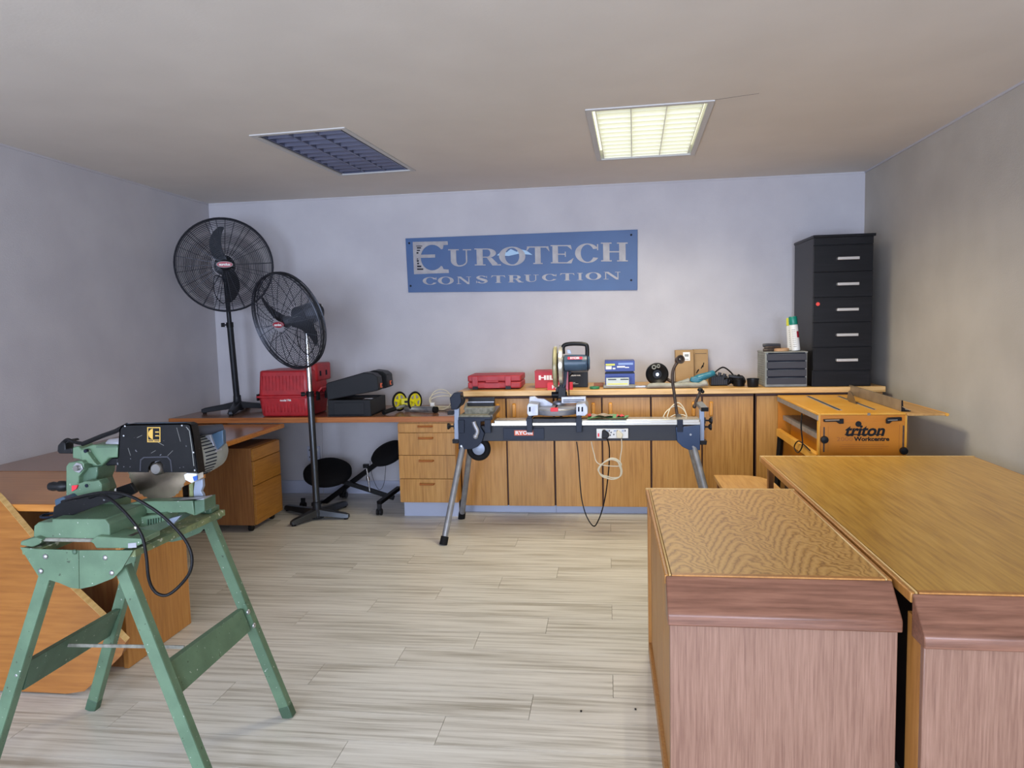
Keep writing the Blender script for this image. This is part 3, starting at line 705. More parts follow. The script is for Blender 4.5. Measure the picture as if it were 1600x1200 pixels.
# ------------------------------------------------------------ cases and tools on the brown desktop
ZD = 0.765
t = thing('red_tool_case', 'big red hard plastic tool case behind the chrome fan pole', 'tool case', (-2.45, 5.44, ZD))
x0, x1, yf, yb = -2.672, -2.244, 5.228, 5.62
zs = 0.918
def tub(m, x0, x1, y0, y1, za, zb, ta=0.02, r=0.03):
    c = lambda x0, x1, y0, y1, z: [(x0+r, y0, z), (x1-r, y0, z), (x1, y0+r, z), (x1, y1-r, z), (x1-r, y1, z), (x0+r, y1, z), (x0, y1-r, z), (x0, y0+r, z)]
    vs = c(x0+ta, x1-ta, y0+ta, y1-ta, za)+c(x0, x1, y0, y1, zb)
    return m.add(vs, [list(range(8)), list(range(8, 16))]+[(i, (i+1) % 8, 8+(i+1) % 8, 8+i) for i in range(8)])
lo = tub(MB(), x0, x1, yf, yb, ZD+0.001, zs-0.002, 0.016).build('lower_shell', M_red, t, bev=0.012)
up = MB(); zt = 1.118
tub(up, x0, x1, yf, yb, zt, zs+0.004, 0.012)
up = up.build('upper_shell', M_red, t, bev=0.014)
tub(MB(), x1-0.10, x1+0.004, yb-0.26, yb+0.05, 1.02, 1.158, -0.0, 0.02).build('lid_hump', M_red, t, bev=0.012)
for k in (0, 1):
    MB().box(x1+0.003, x1+0.006, yb-0.20+k*0.12, yb-0.17+k*0.12, 1.06, 1.10).build('vent_slot', M_hole, t)
MB().box(x0-0.006, x1+0.006, yf-0.004, yb-0.01, zs-0.007, zs+0.009).build('rim', M_red, t, bev=0.004)
for i in range(13):
    x = x0+0.045+i*0.0275
    MB().box(x-0.0035, x+0.0035, yf+0.002, yf+0.02, ZD+0.035, zs-0.055).build('rib', M_red, lo)
    MB().box(x-0.0035, x+0.0035, yf-0.001, yf+0.012, zs+0.05, zt-0.04).build('rib', M_red, up)
text('model 706', 'lettering', M_white, t, (-2.44, yf-0.0055, zs-0.026), (1, 0, 0), (0, 0, 1), 0.022, width=0.088, bold=0.0006)
MB().box(x0-0.014, x0-0.004, yf+0.02, yf+0.06, zs-0.03, zs+0.02).build('latch', M_black, t)
for yy in (5.33, 5.50): MB().box(x1+0.004, x1+0.016, yy, yy+0.05, zs-0.04, zs+0.03).build('latch', M_black, t)
MB().tube([(x1+0.005, 5.36, zs+0.02), (x1+0.03, 5.37, zs+0.05), (x1+0.03, 5.47, zs+0.05), (x1+0.005, 5.48, zs+0.02)], 0.010, 8, smooth=False).build('handle', M_red, t)

t = thing('black_tool_case', 'black plastic tool case with its lid propped half open beside the red case', 'tool case', (-1.95, 5.42, ZD))
m = MB(); yF, yB = 5.235, 5.61; fx0, fx1 = W(512.5, 640, yF).x, W(579, 640, yF).x; zl = W(545, 625, yF).z
def hollow(m, x0, x1, y0, y1, z0, z1, th):
    m.box(x0, x1, y0, y1, z0, z0+th)
    m.box(x0, x1, y0, y0+th, z0, z1); m.box(x0, x1, y1-th, y1, z0, z1); m.box(x0, x0+th, y0+th, y1-th, z0, z1); m.box(x1-th, x1, y0+th, y1-th, z0, z1); return m
hollow(m, fx0, fx1, yF, yB, ZD+0.001, zl, 0.012).build('lower_shell', M_blk_case, t, bev=0.003)
MB().box(fx0+0.05, fx1-0.05, yF-0.005, yF, ZD+0.012, zl-0.02).build('front_panel', M_blk_case, t, bev=0.002)
MB().px([(509, 601), (512, 598), (568, 582), (583, 584), (589.5, 589), (592, 609), (588, 611), (514, 625), (511, 624)], yF-0.004, 5.34).build('lid', M_blk_case, t, bev=0.006)
MB().px([(511, 601), (568, 583.5), (582, 586), (587, 610), (513, 624)], 5.34, 5.46).build('lid_waist', M_blk_case, t, bev=0.004)
q = [(W(a, b, yF-0.004).x, W(a, b, yF-0.004).z) for a, b in ((509, 601), (512, 598), (568, 582), (583, 584), (589.5, 589), (592, 609), (588, 611), (514, 625), (511, 624))]
MB().xz(q, 5.46, yB).build('lid_end', M_blk_case, t, bev=0.006)
for (a, b) in ((5.27, 5.31), (5.51, 5.55)):
    p = W(590, 603, yF); MB().box(p.x+0.008, p.x+0.016, a+0.006, b-0.006, p.z-0.016, p.z+0.016).build('latch', M_orange, t)
    MB().box(p.x+0.014, p.x+0.018, a+0.012, b-0.012, p.z-0.009, p.z+0.009).build('latch_centre', M_black, t)
MB().box(fx0+0.03, fx1-0.04, yF+0.05, yB-0.05, ZD+0.02, zl-0.01).build('tool_block', M_black, t)
MB().cyl((fx1-0.07, yF+0.05, zl+0.002), (fx1-0.02, yF+0.14, zl-0.01), 0.010).build('steel_handle', M_chrome, t)

t = thing('measuring_wheel', 'yellow and black two-wheel measuring wheel with folded handle on the desktop', 'measuring wheel', (-1.7, 5.55, ZD))
for k, (px_, py_) in enumerate(((624, 620), (648, 620.5))):
    c = W(px_, py_, 5.50+0.0*k); c.z = ZD+0.080; ax = Vector((1, -0.55, 0)).normalized()
    m = MB().ring(c, ax, 0.070, 0.0085, n=36, k=8); wh = m.build('wheel_tyre', M_rubber, t)
    m = MB().ring(c, ax, 0.058, 0.006, n=36, k=6).lathe([(-0.012, 0.018), (0.012, 0.018)], c, ax, 16)
    a = Vector((0, 0, 1)); b = ax.cross(a)
    for i in range(5):
        e = a*math.cos(2*PI*i/5)+b*math.sin(2*PI*i/5); m.bar(c+e*0.014, c+e*0.058, 0.02, 0.006, up=ax)
    m.build('wheel_hub', M_yel, wh)
c1, c2 = W(624, 620, 5.5), W(648, 620.5, 5.5); c1.z = c2.z = ZD+0.08
MB().bar(c1+Vector((0.02, 0, 0)), c2-Vector((0.02, 0, 0)), 0.05, 0.05).build('counter_body', M_yel, t, bev=0.004)
MB().box((c1.x+c2.x)/2-0.014, (c1.x+c2.x)/2+0.016, 5.470, 5.476, ZD+0.071, ZD+0.087).build('counter_window', M_black, t)
p0 = W(632, 631, 5.47); p1 = W(599, 645, 5.29); p0.z = ZD+0.05; p1.z = ZD+0.019; pm = p0.lerp(p1, 0.45)
MB().cyl(p0, pm, 0.011).build('folded_shaft', M_grey, t)
MB().cyl(pm, p1, 0.017, n=14).build('grip', M_rubber, t)

t = thing('caulking_tube', 'dark steel cylinder lying near the front edge of the desktop', 'tube', (-1.42, 5.33, ZD))
a, b = Z(632, 643, ZD), Z(683, 645, ZD); a.z = b.z = ZD+0.024; d = (b-a).normalized()
MB().lathe([(0, 0.004), (0.008, 0.02), (0.012, 0.023), (0.05, 0.023), (0.052, 0.0245), (0.075, 0.0245), (0.077, 0.023), ((b-a).length-0.03, 0.023)], a, d, 20).build('barrel', mat('gun_metal', 'a8a89e', 0.35, 0.5, color2='6c6e74', scale=16), t)
MB().lathe([((b-a).length-0.03, 0.0245), ((b-a).length, 0.0245)], a, d, 20).build('end_cap', M_rubber, t)
t = thing('white_cable_coil', 'loosely coiled thin white cable with plug on the desktop behind the stand', 'cable', (-1.27, 5.62, ZD))
m = MB(); c = W(690, 628, 5.62)
for i in range(5):
    ang = random.uniform(-0.3, 0.3); r = 0.075+0.012*i
    pts = [(c.x+r*math.cos(a)*1.1+0.01*i, 5.60+0.06*math.sin(a+i)+0.02*i, ZD+0.006+(0.075-0.012*i)*(1+math.sin(a+ang))*(1 if i < 3 else 0.25)) for a in [2*PI*j/12 for j in range(12)]]
    m.tube(pts, 0.0032, 6, closed=True)
m.build('cable_loops', M_cream, t)
MB().box(c.x-0.07, c.x-0.035, 5.52, 5.545, ZD+0.02, ZD+0.065).build('plug', M_whiteplastic, t, bev=0.004)
MB().tube([(c.x-0.05, 5.53, ZD+0.02), (c.x, 5.50, ZD+0.006), (c.x+0.07, 5.46, ZD+0.005), (c.x+0.10, 5.40, ZD+0.005)], 0.003, 6).build('cable_tail', M_cable, t)

# wall outlet under the desk
t = thing('wall_outlet', 'white three-pin wall socket below the desktop behind the fan pole', 'outlet', (-2.54, YB, 0.35))
MB().box(-2.60, -2.487, YB-0.012, YB-0.001, 0.283, 0.413).build('faceplate', M_base, t, bev=0.003)
for x, z in ((-2.58, 0.38), (-2.563, 0.35), (-2.58, 0.318)): MB().box(x-0.004, x+0.004, YB-0.0135, YB-0.0115, z-0.006, z+0.006).build('pin_hole', M_hole, t)
MB().box(-2.52, -2.50, YB-0.017, YB-0.012, 0.37, 0.395).build('switch', M_whiteplastic, t)
tag(MB().tube([(-2.47, YB-0.012, 0.0), (-2.468, YB-0.012, 0.3), (-2.46, YB-0.012, 0.5), (-2.46, YB-0.012, 0.72)], 0.004, 6).build('conduit_cable', M_wall, loc=(-2.47, YB, 0)), 'thin painted cable running up the wall beside the socket', 'cable')

# kneeling chair
t = thing('kneeling_chair', 'black kneeling chair with two round cushions under the desktop', 'chair', (-1.95, 5.55, 0))
def pad(c, n, r, h):
    return MB().lathe([(-h/2, r*0.55), (-h/2+0.008, r*0.86), (-0.2*h, r*0.99), (0.15*h, r*0.99), (h/2-0.008, r*0.86), (h/2, r*0.5), (h/2+0.001, 0)], c, n, 32)
pad(W(607, 708, 5.50), (-0.28, -0.42, 0.86), 0.148, 0.075).build('seat_cushion', M_fabric, t, sharp=2)
pad(W(512, 738, 5.50), (0.12, -0.36, 0.93), 0.192, 0.085).build('knee_cushion', M_fabric, t, sharp=2)
q = lambda x, y, Y=5.52: W(x, y, Y)
MB().bar(q(497, 793, 5.62), q(600, 716, 5.52), 0.035, 0.04).build('seat_beam', M_frame, t, bev=0.004)
MB().bar(q(535, 752, 5.52), q(616, 778, 5.56), 0.03, 0.035).build('cross_beam', M_frame, t, bev=0.004)
MB().bar(q(540, 760, 5.56), q(532, 775, 5.62), 0.02, 0.03).build('knee_post', M_frame, t)
MB().bar(q(592, 786, 5.30), q(624, 762, 5.62), 0.04, 0.028).build('castor_bar', M_frame, t, bev=0.004)
MB().bar(q(490, 788, 5.45), q(512, 782, 5.78), 0.04, 0.028).build('castor_bar', M_frame, t, bev=0.004)
a, b = q(573, 732), q(578, 768, 5.53)
MB().cyl(a, b, 0.007, n=12).cyl(a.lerp(b, 0.35), a.lerp(b, 0.5), 0.014, n=12).build('gas_strut', M_chrome, t)
MB().bar(q(568, 728), q(576, 728), 0.03, 0.03).build('strut_bracket', M_frame, t)
for p in (Vector((-1.745, 5.25, 0)), Vector((-1.62, 5.70, 0)), Vector((-2.43, 5.42, 0)), Vector((-2.22, 5.78, 0))):
    cs = MB()
    for s in (-1, 1): cs.cyl(p+Vector((s*0.006, 0, 0.026)), p+Vector((s*0.020, 0, 0.026)), 0.026, n=18)
    cs.bar(p+Vector((0, 0, 0.04)), p+Vector((0, 0.005, 0.085)), 0.02, 0.03, up=(1, 0, 0)); cs.build('castor', M_black, t)
MB().tube([q(578, 720), q(582, 745), q(592, 765), q(600, 755), q(603, 725)], 0.0018, 5).build('release_cord', M_cable, t)

# ------------------------------------------------------------ mitre saw stand
YS = 4.80
t = thing('mitre_saw_stand', 'long folding mitre saw stand with grey beam, blue brackets and wheel', 'saw stand', (-0.2, 4.87, 0))
def B(name, m, pts, y0, y1, bev=0.0, par=None, label=None): return MB().px(pts, y0, y1).build(name, m, par or t, bev=bev, label=label)
zc = lambda x, y: W(x, y, YS).z
xc = lambda x: W(x, 670, YS).x
beam = MB().box(xc(745), xc(1071), YS+0.012, YS+0.10, zc(900, 689.5), zc(900, 665)).build('beam', M_beam, t, bev=0.004)
MB().box(xc(832), xc(900), YS-0.004, YS+0.11, zc(865, 660.5), zc(865, 654.5)).build('inner_rail', M_beam, t)
for a, b in ((772, 826), (908, 1094)): MB().box(xc(a), xc(b), YS-0.008, YS+0.115, zc(900, 663.5), zc(900, 655.5)).build('rail', M_alu_lt, t, bev=0.008)
MB().box(xc(768), xc(1094), YS-0.010, YS+0.0, zc(900, 664.5), zc(900, 660)).build('rail_lip', M_alu_lt, t, bev=0.002)
pl = MB().box(xc(786), xc(850), YS+0.004, YS+0.012, zc(820, 687), zc(820, 669)).build('nameplate', M_navy, t, bev=0.002)
MB().box(xc(803.5), xc(833), YS+0.002, YS+0.004, zc(818, 680.5), zc(818, 672.5)).build('nameplate_label', M_orange, pl)
text('RYOBI', 'lettering', M_white, pl, ((xc(804)+xc(833))/2, YS+0.0015, zc(818, 676.6)), (1, 0, 0), (0, 0, 1), 0.033, width=0.115, bold=0.0012)
# left bracket, wheel, lever
B('end_bracket', M_navy, [(716, 652), (768, 652), (768, 657), (751, 659), (751, 668), (757, 677), (753, 690), (746, 698), (737, 702), (716.5, 702)], YS-0.02, YS+0.13, 0.003)
B('end_bracket', M_blue_br, [(1056, 668), (1094, 664), (1094, 703.5), (1076, 703), (1066, 698), (1058, 690)], YS-0.02, YS+0.13, 0.003, label='lighter blue bracket with rounded lower corner')
wc = W(748, 701, YS+0.05); wc.y = YS+0.05
wh = MB().ring(wc, (0, 1, 0), 0.062, 0.022, n=40, k=10).build('wheel_tyre', M_rubber, t)
MB().lathe([(-0.014, 0.0), (-0.014, 0.02), (-0.008, 0.045), (-0.014, 0.05), (0.014, 0.05), (0.014, 0.0)], wc, (0, 1, 0), 32).build('wheel_rim', M_ltgrey, wh)
for a, b in ((717.5, 727), (758.5, 768)):
    MB().box(xc(a), xc(b), YS-0.035, YS-0.018, zc(740, 675.5), zc(740, 655)).build('clamp_block', M_navy, t, bev=0.002)
lv = [W(x, y, YS-0.035) for x, y in ((740, 659), (742, 665), (746, 674), (743, 682))]
MB().tube(lv, 0.014, 10).ball(lv[-1], 0.018).build('release_lever', M_cast, t)
# legs
foots = [(Vector((-1.088, 4.548, 0)), Vector((xc(722), YS+0.0, zc(722, 698)))), (Vector((-1.095, 5.185, 0)), Vector((xc(730), YS+0.12, zc(725, 695)))),
         (Vector((0.685, 4.548, 0)), Vector((xc(1084), YS+0.0, zc(1084, 698)))), (Vector((0.705, 5.185, 0)), Vector((xc(1080), YS+0.12, zc(1080, 695))))]
for f, tp_ in foots:
    d = (tp_-f).normalized()
    lg = MB().cyl(f+d*0.03, tp_, 0.0205, n=20).build('leg', M_alu, t)
    MB().cyl(f, f+d*0.055, 0.0265, 0.0255, n=20).build('rubber_foot', M_rubber, lg)
# work supports at each end
B('support_post', M_ltgrey, [(709.5, 640), (717, 636), (716.5, 692), (710, 692)], YS+0.02, YS+0.06, 0.002)
B('post_foot', M_black, [(706.5, 687), (717, 687), (716, 693), (707, 693)], YS+0.0, YS+0.08, 0.002)
B('support_roller_block', M_navy, [(702.5, 622), (709, 614), (719, 614), (721, 628), (714, 640), (705, 640)], YS-0.02, YS+0.08, 0.004)
B('support_foot_block', M_black, [(699, 643), (707.5, 643), (707.5, 648.5), (699, 648.5)], YS-0.02, YS+0.06, 0.002)
MB().tube([W(720, 618, YS), W(726, 622, YS), W(724, 630, YS), W(720, 633, YS)], 0.006, 6).build('support_hook', M_black, t)
def wing(px_, py_, s, name='wing_knob'):
    c = W(px_, py_, YS+0.03); m = MB().cyl(c, c+Vector((s*0.05, 0, 0)), 0.006).lathe([(0.04, 0.012), (0.052, 0.022), (0.06, 0.022), (0.062, 0.0)], c, (s, 0, 0), 12)
    m.bar(c+Vector((s*0.008, -0.0, -0.02)), c+Vector((s*0.008, 0, 0.02)), 0.015, 0.02, up=(1, 0, 0)); return m.build(name, M_black, t)
wing(713, 666, -1); wing(1097, 667, 1); wing(1098, 657, 1)
B('support_post', M_ltgrey, [(1093, 640), (1100.5, 640), (1100.5, 690), (1093.5, 690)], YS+0.02, YS+0.06, 0.002)
B('post_foot', M_black, [(1093.5, 689), (1105, 689), (1104, 695), (1094, 695)], YS+0.0, YS+0.08, 0.002)
p0, p1 = W(1092, 630, YS+0.17), W(1101, 639.5, YS-0.02)
MB().bar(p0, p1, 0.045, 0.024).build('support_arm', M_alu, t, bev=0.002)
d = (p1-p0).normalized(); MB().bar(p1, p1+d*0.008, 0.047, 0.026).build('arm_cap', M_black, t)
MB().tube([W(1086, 634, YS+0.15), W(1088, 626, YS+0.15), W(1092, 617, YS+0.15), W(1095, 609, YS+0.15)], 0.010, 8).ball(W(1085, 635, YS+0.15), 0.014).build('flip_stop', M_leather, t)
MB().ball(W(1094, 609, YS+0.15), 0.016, (1.2, 1, 0.8)).ball(W(1098, 612, YS+0.15), 0.012).build('stop_knob', M_black, t)
for a in (823.5, 900.5):
    cb = MB().box(xc(a), xc(a+9), YS-0.030, YS+0.0, zc(870, 674.5), zc(870, 652.5)).bar((xc(a+4.5), YS-0.02, zc(870, 652)), (xc(a+4.5), YS+0.16, zc(870, 652)), 0.03, 0.018).build('saw_mount_clamp', M_navy, t, bev=0.002)
    MB().box(xc(a+2), xc(a+7), YS+0.01, YS+0.06, zc(870, 652)+0.008, zc(870, 652)+0.0105).build('slot', M_black, cb)
MB().box(xc(1057.5), xc(1066.5), YS-0.030, YS-0.0, zc(1062, 674), zc(1062, 655)).build('clamp_block', M_navy, t, bev=0.002)
for x, y in ((721, 697), (1083, 698), (1079, 679)): p = W(x, y, YS-0.022); MB().cyl(p, p+Vector((0, -0.005, 0)), 0.007, n=10).build('bolt', M_bolt, t)
# left work platform: dusty timber block between two black bars
t2 = thing('clamp_platform', 'dusty grey work platform with black bars clamped on the wheeled end of the stand', 'work platform', (-0.87, 4.87, 0.82))
MB().box(xc(718), xc(767), YS-0.01, YS+0.20, zc(742, 653.5), zc(742, 649)).build('base_plate', M_dust, t2, bev=0.001)
MB().box(xc(723), xc(769), YS+0.08, YS+0.16, zc(742, 649), zc(742, 640)+0.004).build('timber_block', M_dust, t2, bev=0.002)
MB().box(xc(723), xc(766), YS+0.17, YS+0.19, zc(742, 648), zc(742, 634)).build('front_bar', M_black, t2, bev=0.001)
MB().box(xc(723), xc(766), YS+0.188, YS+0.20, zc(742, 634), zc(742, 632.4)).build('bright_strip', M_cast, t2)
MB().box(xc(724), xc(766.5), YS+0.20, YS+0.22, zc(742, 640), zc(742, 626)).build('rear_bar', M_black, t2, bev=0.001)
MB().bar(W(766, 652, YS), W(778, 637, YS+0.22), 0.035, 0.03).build('side_arm', M_steel, t2, bev=0.002)
B_ = MB().px([(724, 640), (728, 628), (731, 640)], YS+0.14, YS+0.16).build('end_stop', M_dust, t2)

# multi-socket strip fixed to the beam, plugs and leads
t = thing('socket_strip', 'white multi-socket power strip fixed to the grey beam', 'power strip', (0.08, 4.8, 0.69))
xa, xb, za, zb = xc(932), xc(981.5), zc(956, 684.5), zc(956, 669.5)
MB().box(xa, xb, YS-0.014, YS+0.011, za, zb).build('casing', M_whiteplastic, t, bev=0.003)
MB().box(xa+0.008, xa+0.018, YS-0.018, YS-0.013, za+0.012, za+0.034).build('switch', M_redbright, t)
for k in range(3):
    x = xa+0.075+k*0.052
    MB().box(x-0.014, x+0.001, YS-0.018, YS-0.013, zb-0.018, zb-0.009).build('rocker_switch', M_ltgrey, t)
    MB().box(x+0.005, x+0.012, YS-0.0155, YS-0.013, zb-0.018, zb-0.009).build('neon', M_hole, t)
for x, z in ((xa+0.096, 0.028), (xa+0.113, 0.014), (xa+0.090, 0.010)): MB().cyl((x, YS-0.0155, za+z+0.012), (x, YS-0.013, za+z+0.012), 0.0045, n=10).build('socket_hole', M_hole, t)
pk = thing('black_plug_lead', 'black plug in the power strip with its lead looping down to the saw', 'power lead', (0.0, 4.77, 0.69))
c = W(946, 678, YS-0.03)
MB().prism([(-0.025, -0.028), (0.012, -0.03), (0.026, -0.01), (0.02, 0.008), (-0.008, 0.03), (-0.022, 0.022)], lambda a, b: (c.x+a, YS-0.045, c.z+b), lambda a, b: (c.x+a, YS-0.0145, c.z+b)).build('plug', M_black, pk, bev=0.005)
pts = [(949, 686), (952, 700), (952, 720), (950, 745), (946, 775), (940, 800), (934, 815), (929, 822), (923, 818), (915, 803), (909, 780), (906, 750), (904, 715), (901, 690)]
MB().tube([W(x, y, YS-0.032+0.014*i) for i, (x, y) in enumerate(pts)], 0.0042, 8).build('lead', M_cable, pk)
wk = thing('white_plug_lead', 'coiled cream extension lead hanging from the power strip', 'power lead', (0.12, 4.77, 0.62))
c = W(968, 679, YS-0.03)
MB().prism([(-0.02, -0.02), (0.014, -0.026), (0.022, 0.0), (-0.008, 0.028), (-0.02, 0.018)], lambda a, b: (c.x+a, YS-0.040, c.z+b), lambda a, b: (c.x+a, YS-0.0145, c.z+b)).build('plug', M_cream, wk, bev=0.004)
cc = W(954, 733, YS-0.02); cc.y = YS-0.025
pts = [W(971, 686, YS-0.03), W(971.5, 700, YS-0.03), W(969, 720, YS-0.03)]
for i in range(44):
    a = -0.2-2*PI*i/11; r = 0.073+0.008*math.sin(i*1.7)+0.004*math.cos(i*0.9)
    pts.append(Vector((cc.x+r*math.cos(a), cc.y+0.012*math.sin(i*0.57), cc.z+r*0.92*math.sin(a)+0.004*math.sin(i*0.8))))
pts += [W(936, 725, YS+0.0), W(928, 708, YS+0.02), W(924, 690, YS+0.05)]
MB().tube(pts, 0.0033, 7).build('lead', M_cream, wk)

# ------------------------------------------------------------ mitre saw
YM = 4.83
t = thing('mitre_saw', 'blue-grey compound mitre saw with silver table mounted on the stand', 'mitre saw', (-0.52, 4.95, 0.84))
def Q(name, m, pts, y0, y1, bev=0.003, par=None): return MB().px(pts, y0, y1).build(name, m, par or t, bev=bev)
Q('base_foot', M_cast, [(823.5, 634), (826, 630), (841, 632), (841, 649), (826, 650.5), (823.5, 646)], YM-0.02, YM+0.24)
Q('base_foot', M_cast, [(900, 632), (914, 630), (918, 636), (918.5, 646), (914, 650), (900, 650)], YM-0.02, YM+0.24)
cc = W(870, 645, YM+0.11); zt0, zb0 = W(870, 634, YM+0.11).z, W(870, 650, YM-0.03).z
cc.y = YM+0.11
m = MB(); R0 = 0.155
m.lathe([(0, R0*0.9), (0.006, R0*0.94), (0.045, R0), (0.05, R0*0.99), (0.05, 0)], (cc.x, cc.y, zt0-0.052), (0, 0, 1), 40); tt = m.build('turntable', M_cast, t)
MB().box(cc.x-0.006, cc.x+0.006, cc.y-R0+0.01, cc.y+0.05, zt0-0.003, zt0+0.0005).build('kerf_slot', M_hole, tt)
MB().box(cc.x-0.03, cc.x+0.02, cc.y-R0-0.012, cc.y-R0+0.03, zt0-0.02, zt0+0.003).build('mitre_pointer', M_redbright, t, bev=0.002)
MB().ring((cc.x, cc.y, zt0-0.012), (0, 0, 1), R0+0.004, 0.003, n=40).build('mitre_scale', M_alu_lt, t)
yfz = YM+0.12
Q('fence', M_cast, [(826, 637), (827, 620), (835, 619), (840, 622.5), (850, 623), (864, 631), (862, 637)], yfz, yfz+0.03)
f2 = Q('fence', M_cast, [(877, 620), (915.5, 619.5), (915.5, 630), (877, 630.5)], yfz, yfz+0.03)
for z in (624.4, 627.2): MB().px([(880, z), (913, z-0.3), (913, z+1.2), (880, z+1.4)], yfz-0.0015, yfz).build('fence_slot', M_navy, f2)
for a in (826.5, 903, 908.5): MB().px([(a, 636), (a+2.5, 635.7), (a+2.5, 643), (a, 643.4)], YM-0.0215, YM-0.02).build('bolt_slot', M_hole, t)
# pivot, arm, guard, motor, handle
Q('pivot_post', M_black, [(866, 622), (869, 606), (882, 604), (884, 624)], YM+0.20, YM+0.30)
MB().lathe([(0, 0.045), (0.02, 0.045), (0.03, 0.03)], (W(873, 624, YM+0.22).x, YM+0.24, zt0-0.01), (0, 0, 1), 20).build('pivot_collar', M_cast, t)
MB().cyl(W(862, 617, YM+0.2), W(886, 617, YM+0.2), 0.022, n=16).build('bevel_lock', M_black, t)
gc = W(870.5, 573.5, YM+0.11); gc.y = YM+0.13; gx = gc.x; r = 0.142
MB().lathe([(-0.014, 0.0), (-0.014, r*0.92), (-0.006, r), (0.010, r), (0.014, r*0.93), (0.014, 0.0)], (gx-0.012, gc.y, gc.z), (1, 0, 0), 40).build('blade_guard', M_guard, t)
MB().lathe([(-0.013, 0.02), (-0.0, r*0.97), (0.022, r*0.95), (0.028, r*0.80), (0.03, 0)], (gx+0.016, gc.y+0.01, gc.z+0.012), (1, 0, 0), 40).build('upper_guard', M_alu_lt, t)
MB().lathe([(-0.004, 0.0), (-0.004, 0.05), (0.0, 0.055), (0.0, 0)], (gx-0.024, gc.y, gc.z), (1, 0, 0), 24).build('arbor_plate', M_guard, t)
Q('lower_arm', M_black, [(876, 592), (884, 596), (884, 622), (872, 622), (872, 610)], YM+0.16, YM+0.24)
mc = W(900, 568, YM+0.09); xa, xb = W(881, 568, YM+0.09).x, W(921.5, 568, YM+0.09).x
MB().lathe([(0, 0.046), (0.005, 0.056), (0.06, 0.058), (xb-xa-0.03, 0.056), (xb-xa-0.012, 0.053), (xb-xa, 0.042), (xb-xa, 0)], (xa, YM+0.11, W(900, 567.5, YM+0.09).z), (1, 0, 0), 28).build('motor_housing', M_motor, t)
MB().ring((xb-0.014, YM+0.11, W(900, 567.5, YM+0.09).z), (1, 0, 0), 0.0535, 0.004, n=28).build('motor_end_ring', M_navy, t)
lb = W(898, 559.5, YM+0.05)
lp = MB().box(W(887, 560, YM+0.05).x, W(910, 560, YM+0.05).x, YM+0.046, YM+0.052, lb.z-0.009, lb.z+0.009).build('label_plate', M_redbright, t)
text('RYOBI', 'lettering', M_white, lp, (lb.x, YM+0.0455, lb.z), (1, 0, 0), (0, 0, 1), 0.018, width=0.06, bold=0.0008)
h = [W(x, y, YM+0.10) for x, y in ((880, 553), (880, 542), (886, 538), (900, 537), (915, 538.5), (917.5, 545), (917.5, 557))]
MB().tube(h, 0.0142, 10).build('handle', M_black, t)
Q('trigger', M_ltgrey, [(886, 546), (891, 547), (893, 553), (887, 552)], YM+0.09, YM+0.11, 0.001)
MB().tube([W(889, 580, YM+0.06), W(889, 600, YM+0.10), W(889, 617, YM+0.14)], 0.004, 6, smooth=False).build('guide_rod', M_black, t)
Q('red_strut', M_redbadge, [(886.5, 581), (888, 581), (887.5, 612), (884, 606)], YM+0.10, YM+0.115, 0)
Q('under_bracket', M_navy, [(879, 577), (893, 581), (888, 592), (882, 606), (879, 606)], YM+0.12, YM+0.16)
MB().tube([W(866, 545, YM+0.12), W(867, 541, YM+0.12), W(870, 543, YM+0.12), W(871, 552, YM+0.12)], 0.004, 6).build('guard_link', M_cast, t)
MB().tube([W(895, 583, YM+0.17), W(880, 600, YM+0.30), W(868, 640, YM+0.33), W(885, 655, YM+0.25), W(897, 660, YM+0.20)], 0.005, 6).build('power_cord', M_cable, t)

# sandpaper packet lying on the rail
t = thing('sandpaper_packet', 'crumpled red and green packet lying on the stand beside the mitre saw', 'packet', (0.0, 4.86, 0.83))
zr = zc(900, 655.5)+0.001
def sheet(name, m, pts, y0, y1, n=10):
    b = MB(); vs = []
    for i in range(n+1):
        for j in range(5):
            u, v = i/n, j/4
            xa = pts[0][0]*(1-u)*(1-v)+pts[1][0]*u*(1-v)+pts[2][0]*u*v+pts[3][0]*(1-u)*v
            ya = pts[0][1]*(1-u)*(1-v)+pts[1][1]*u*(1-v)+pts[2][1]*u*v+pts[3][1]*(1-u)*v
            vs.append((xa, ya, zr+0.004+0.010*abs(math.sin(u*5+v*2))+0.006*math.sin(v*6+u*3)**2+pts[4]))
    k = len(vs); vs2 = [(x, y, z-0.0018) for x, y, z in vs]
    fs = [(i*5+j, (i+1)*5+j, (i+1)*5+j+1, i*5+j+1) for i in range(n) for j in range(4)]
    fs += [(k+a, k+d, k+c, k+b_) for a, b_, c, d in fs]
    return b.add(vs+vs2, fs).build(name, m, t)
M_pkg = mat('packet_green', '5f9a6a', 0.4); M_pkr = mat('packet_red', 'd2474a', 0.4); M_pkt = mat('packet_tan', '8d7c6c', 0.35, color2='b0a290', scale=30)
sheet('packet_body', M_pkg, [(xc(918), YS-0.02), (xc(978), YS-0.045), (xc(984), YS+0.11), (xc(922), YS+0.12), 0.0], 0, 0)
sheet('packet_window', M_pkt, [(xc(925), YS-0.005), (xc(958), YS-0.01), (xc(958), YS+0.09), (xc(924), YS+0.10), 0.009], 0, 0)
sheet('packet_print', M_pkr, [(xc(918), YS-0.01), (xc(924), YS-0.01), (xc(924), YS+0.10), (xc(918), YS+0.11), 0.010], 0, 0)
sheet('packet_print', M_pkr, [(xc(963), YS-0.022), (xc(975), YS-0.035), (xc(977), YS+0.03), (xc(965), YS+0.04), 0.010], 0, 0)

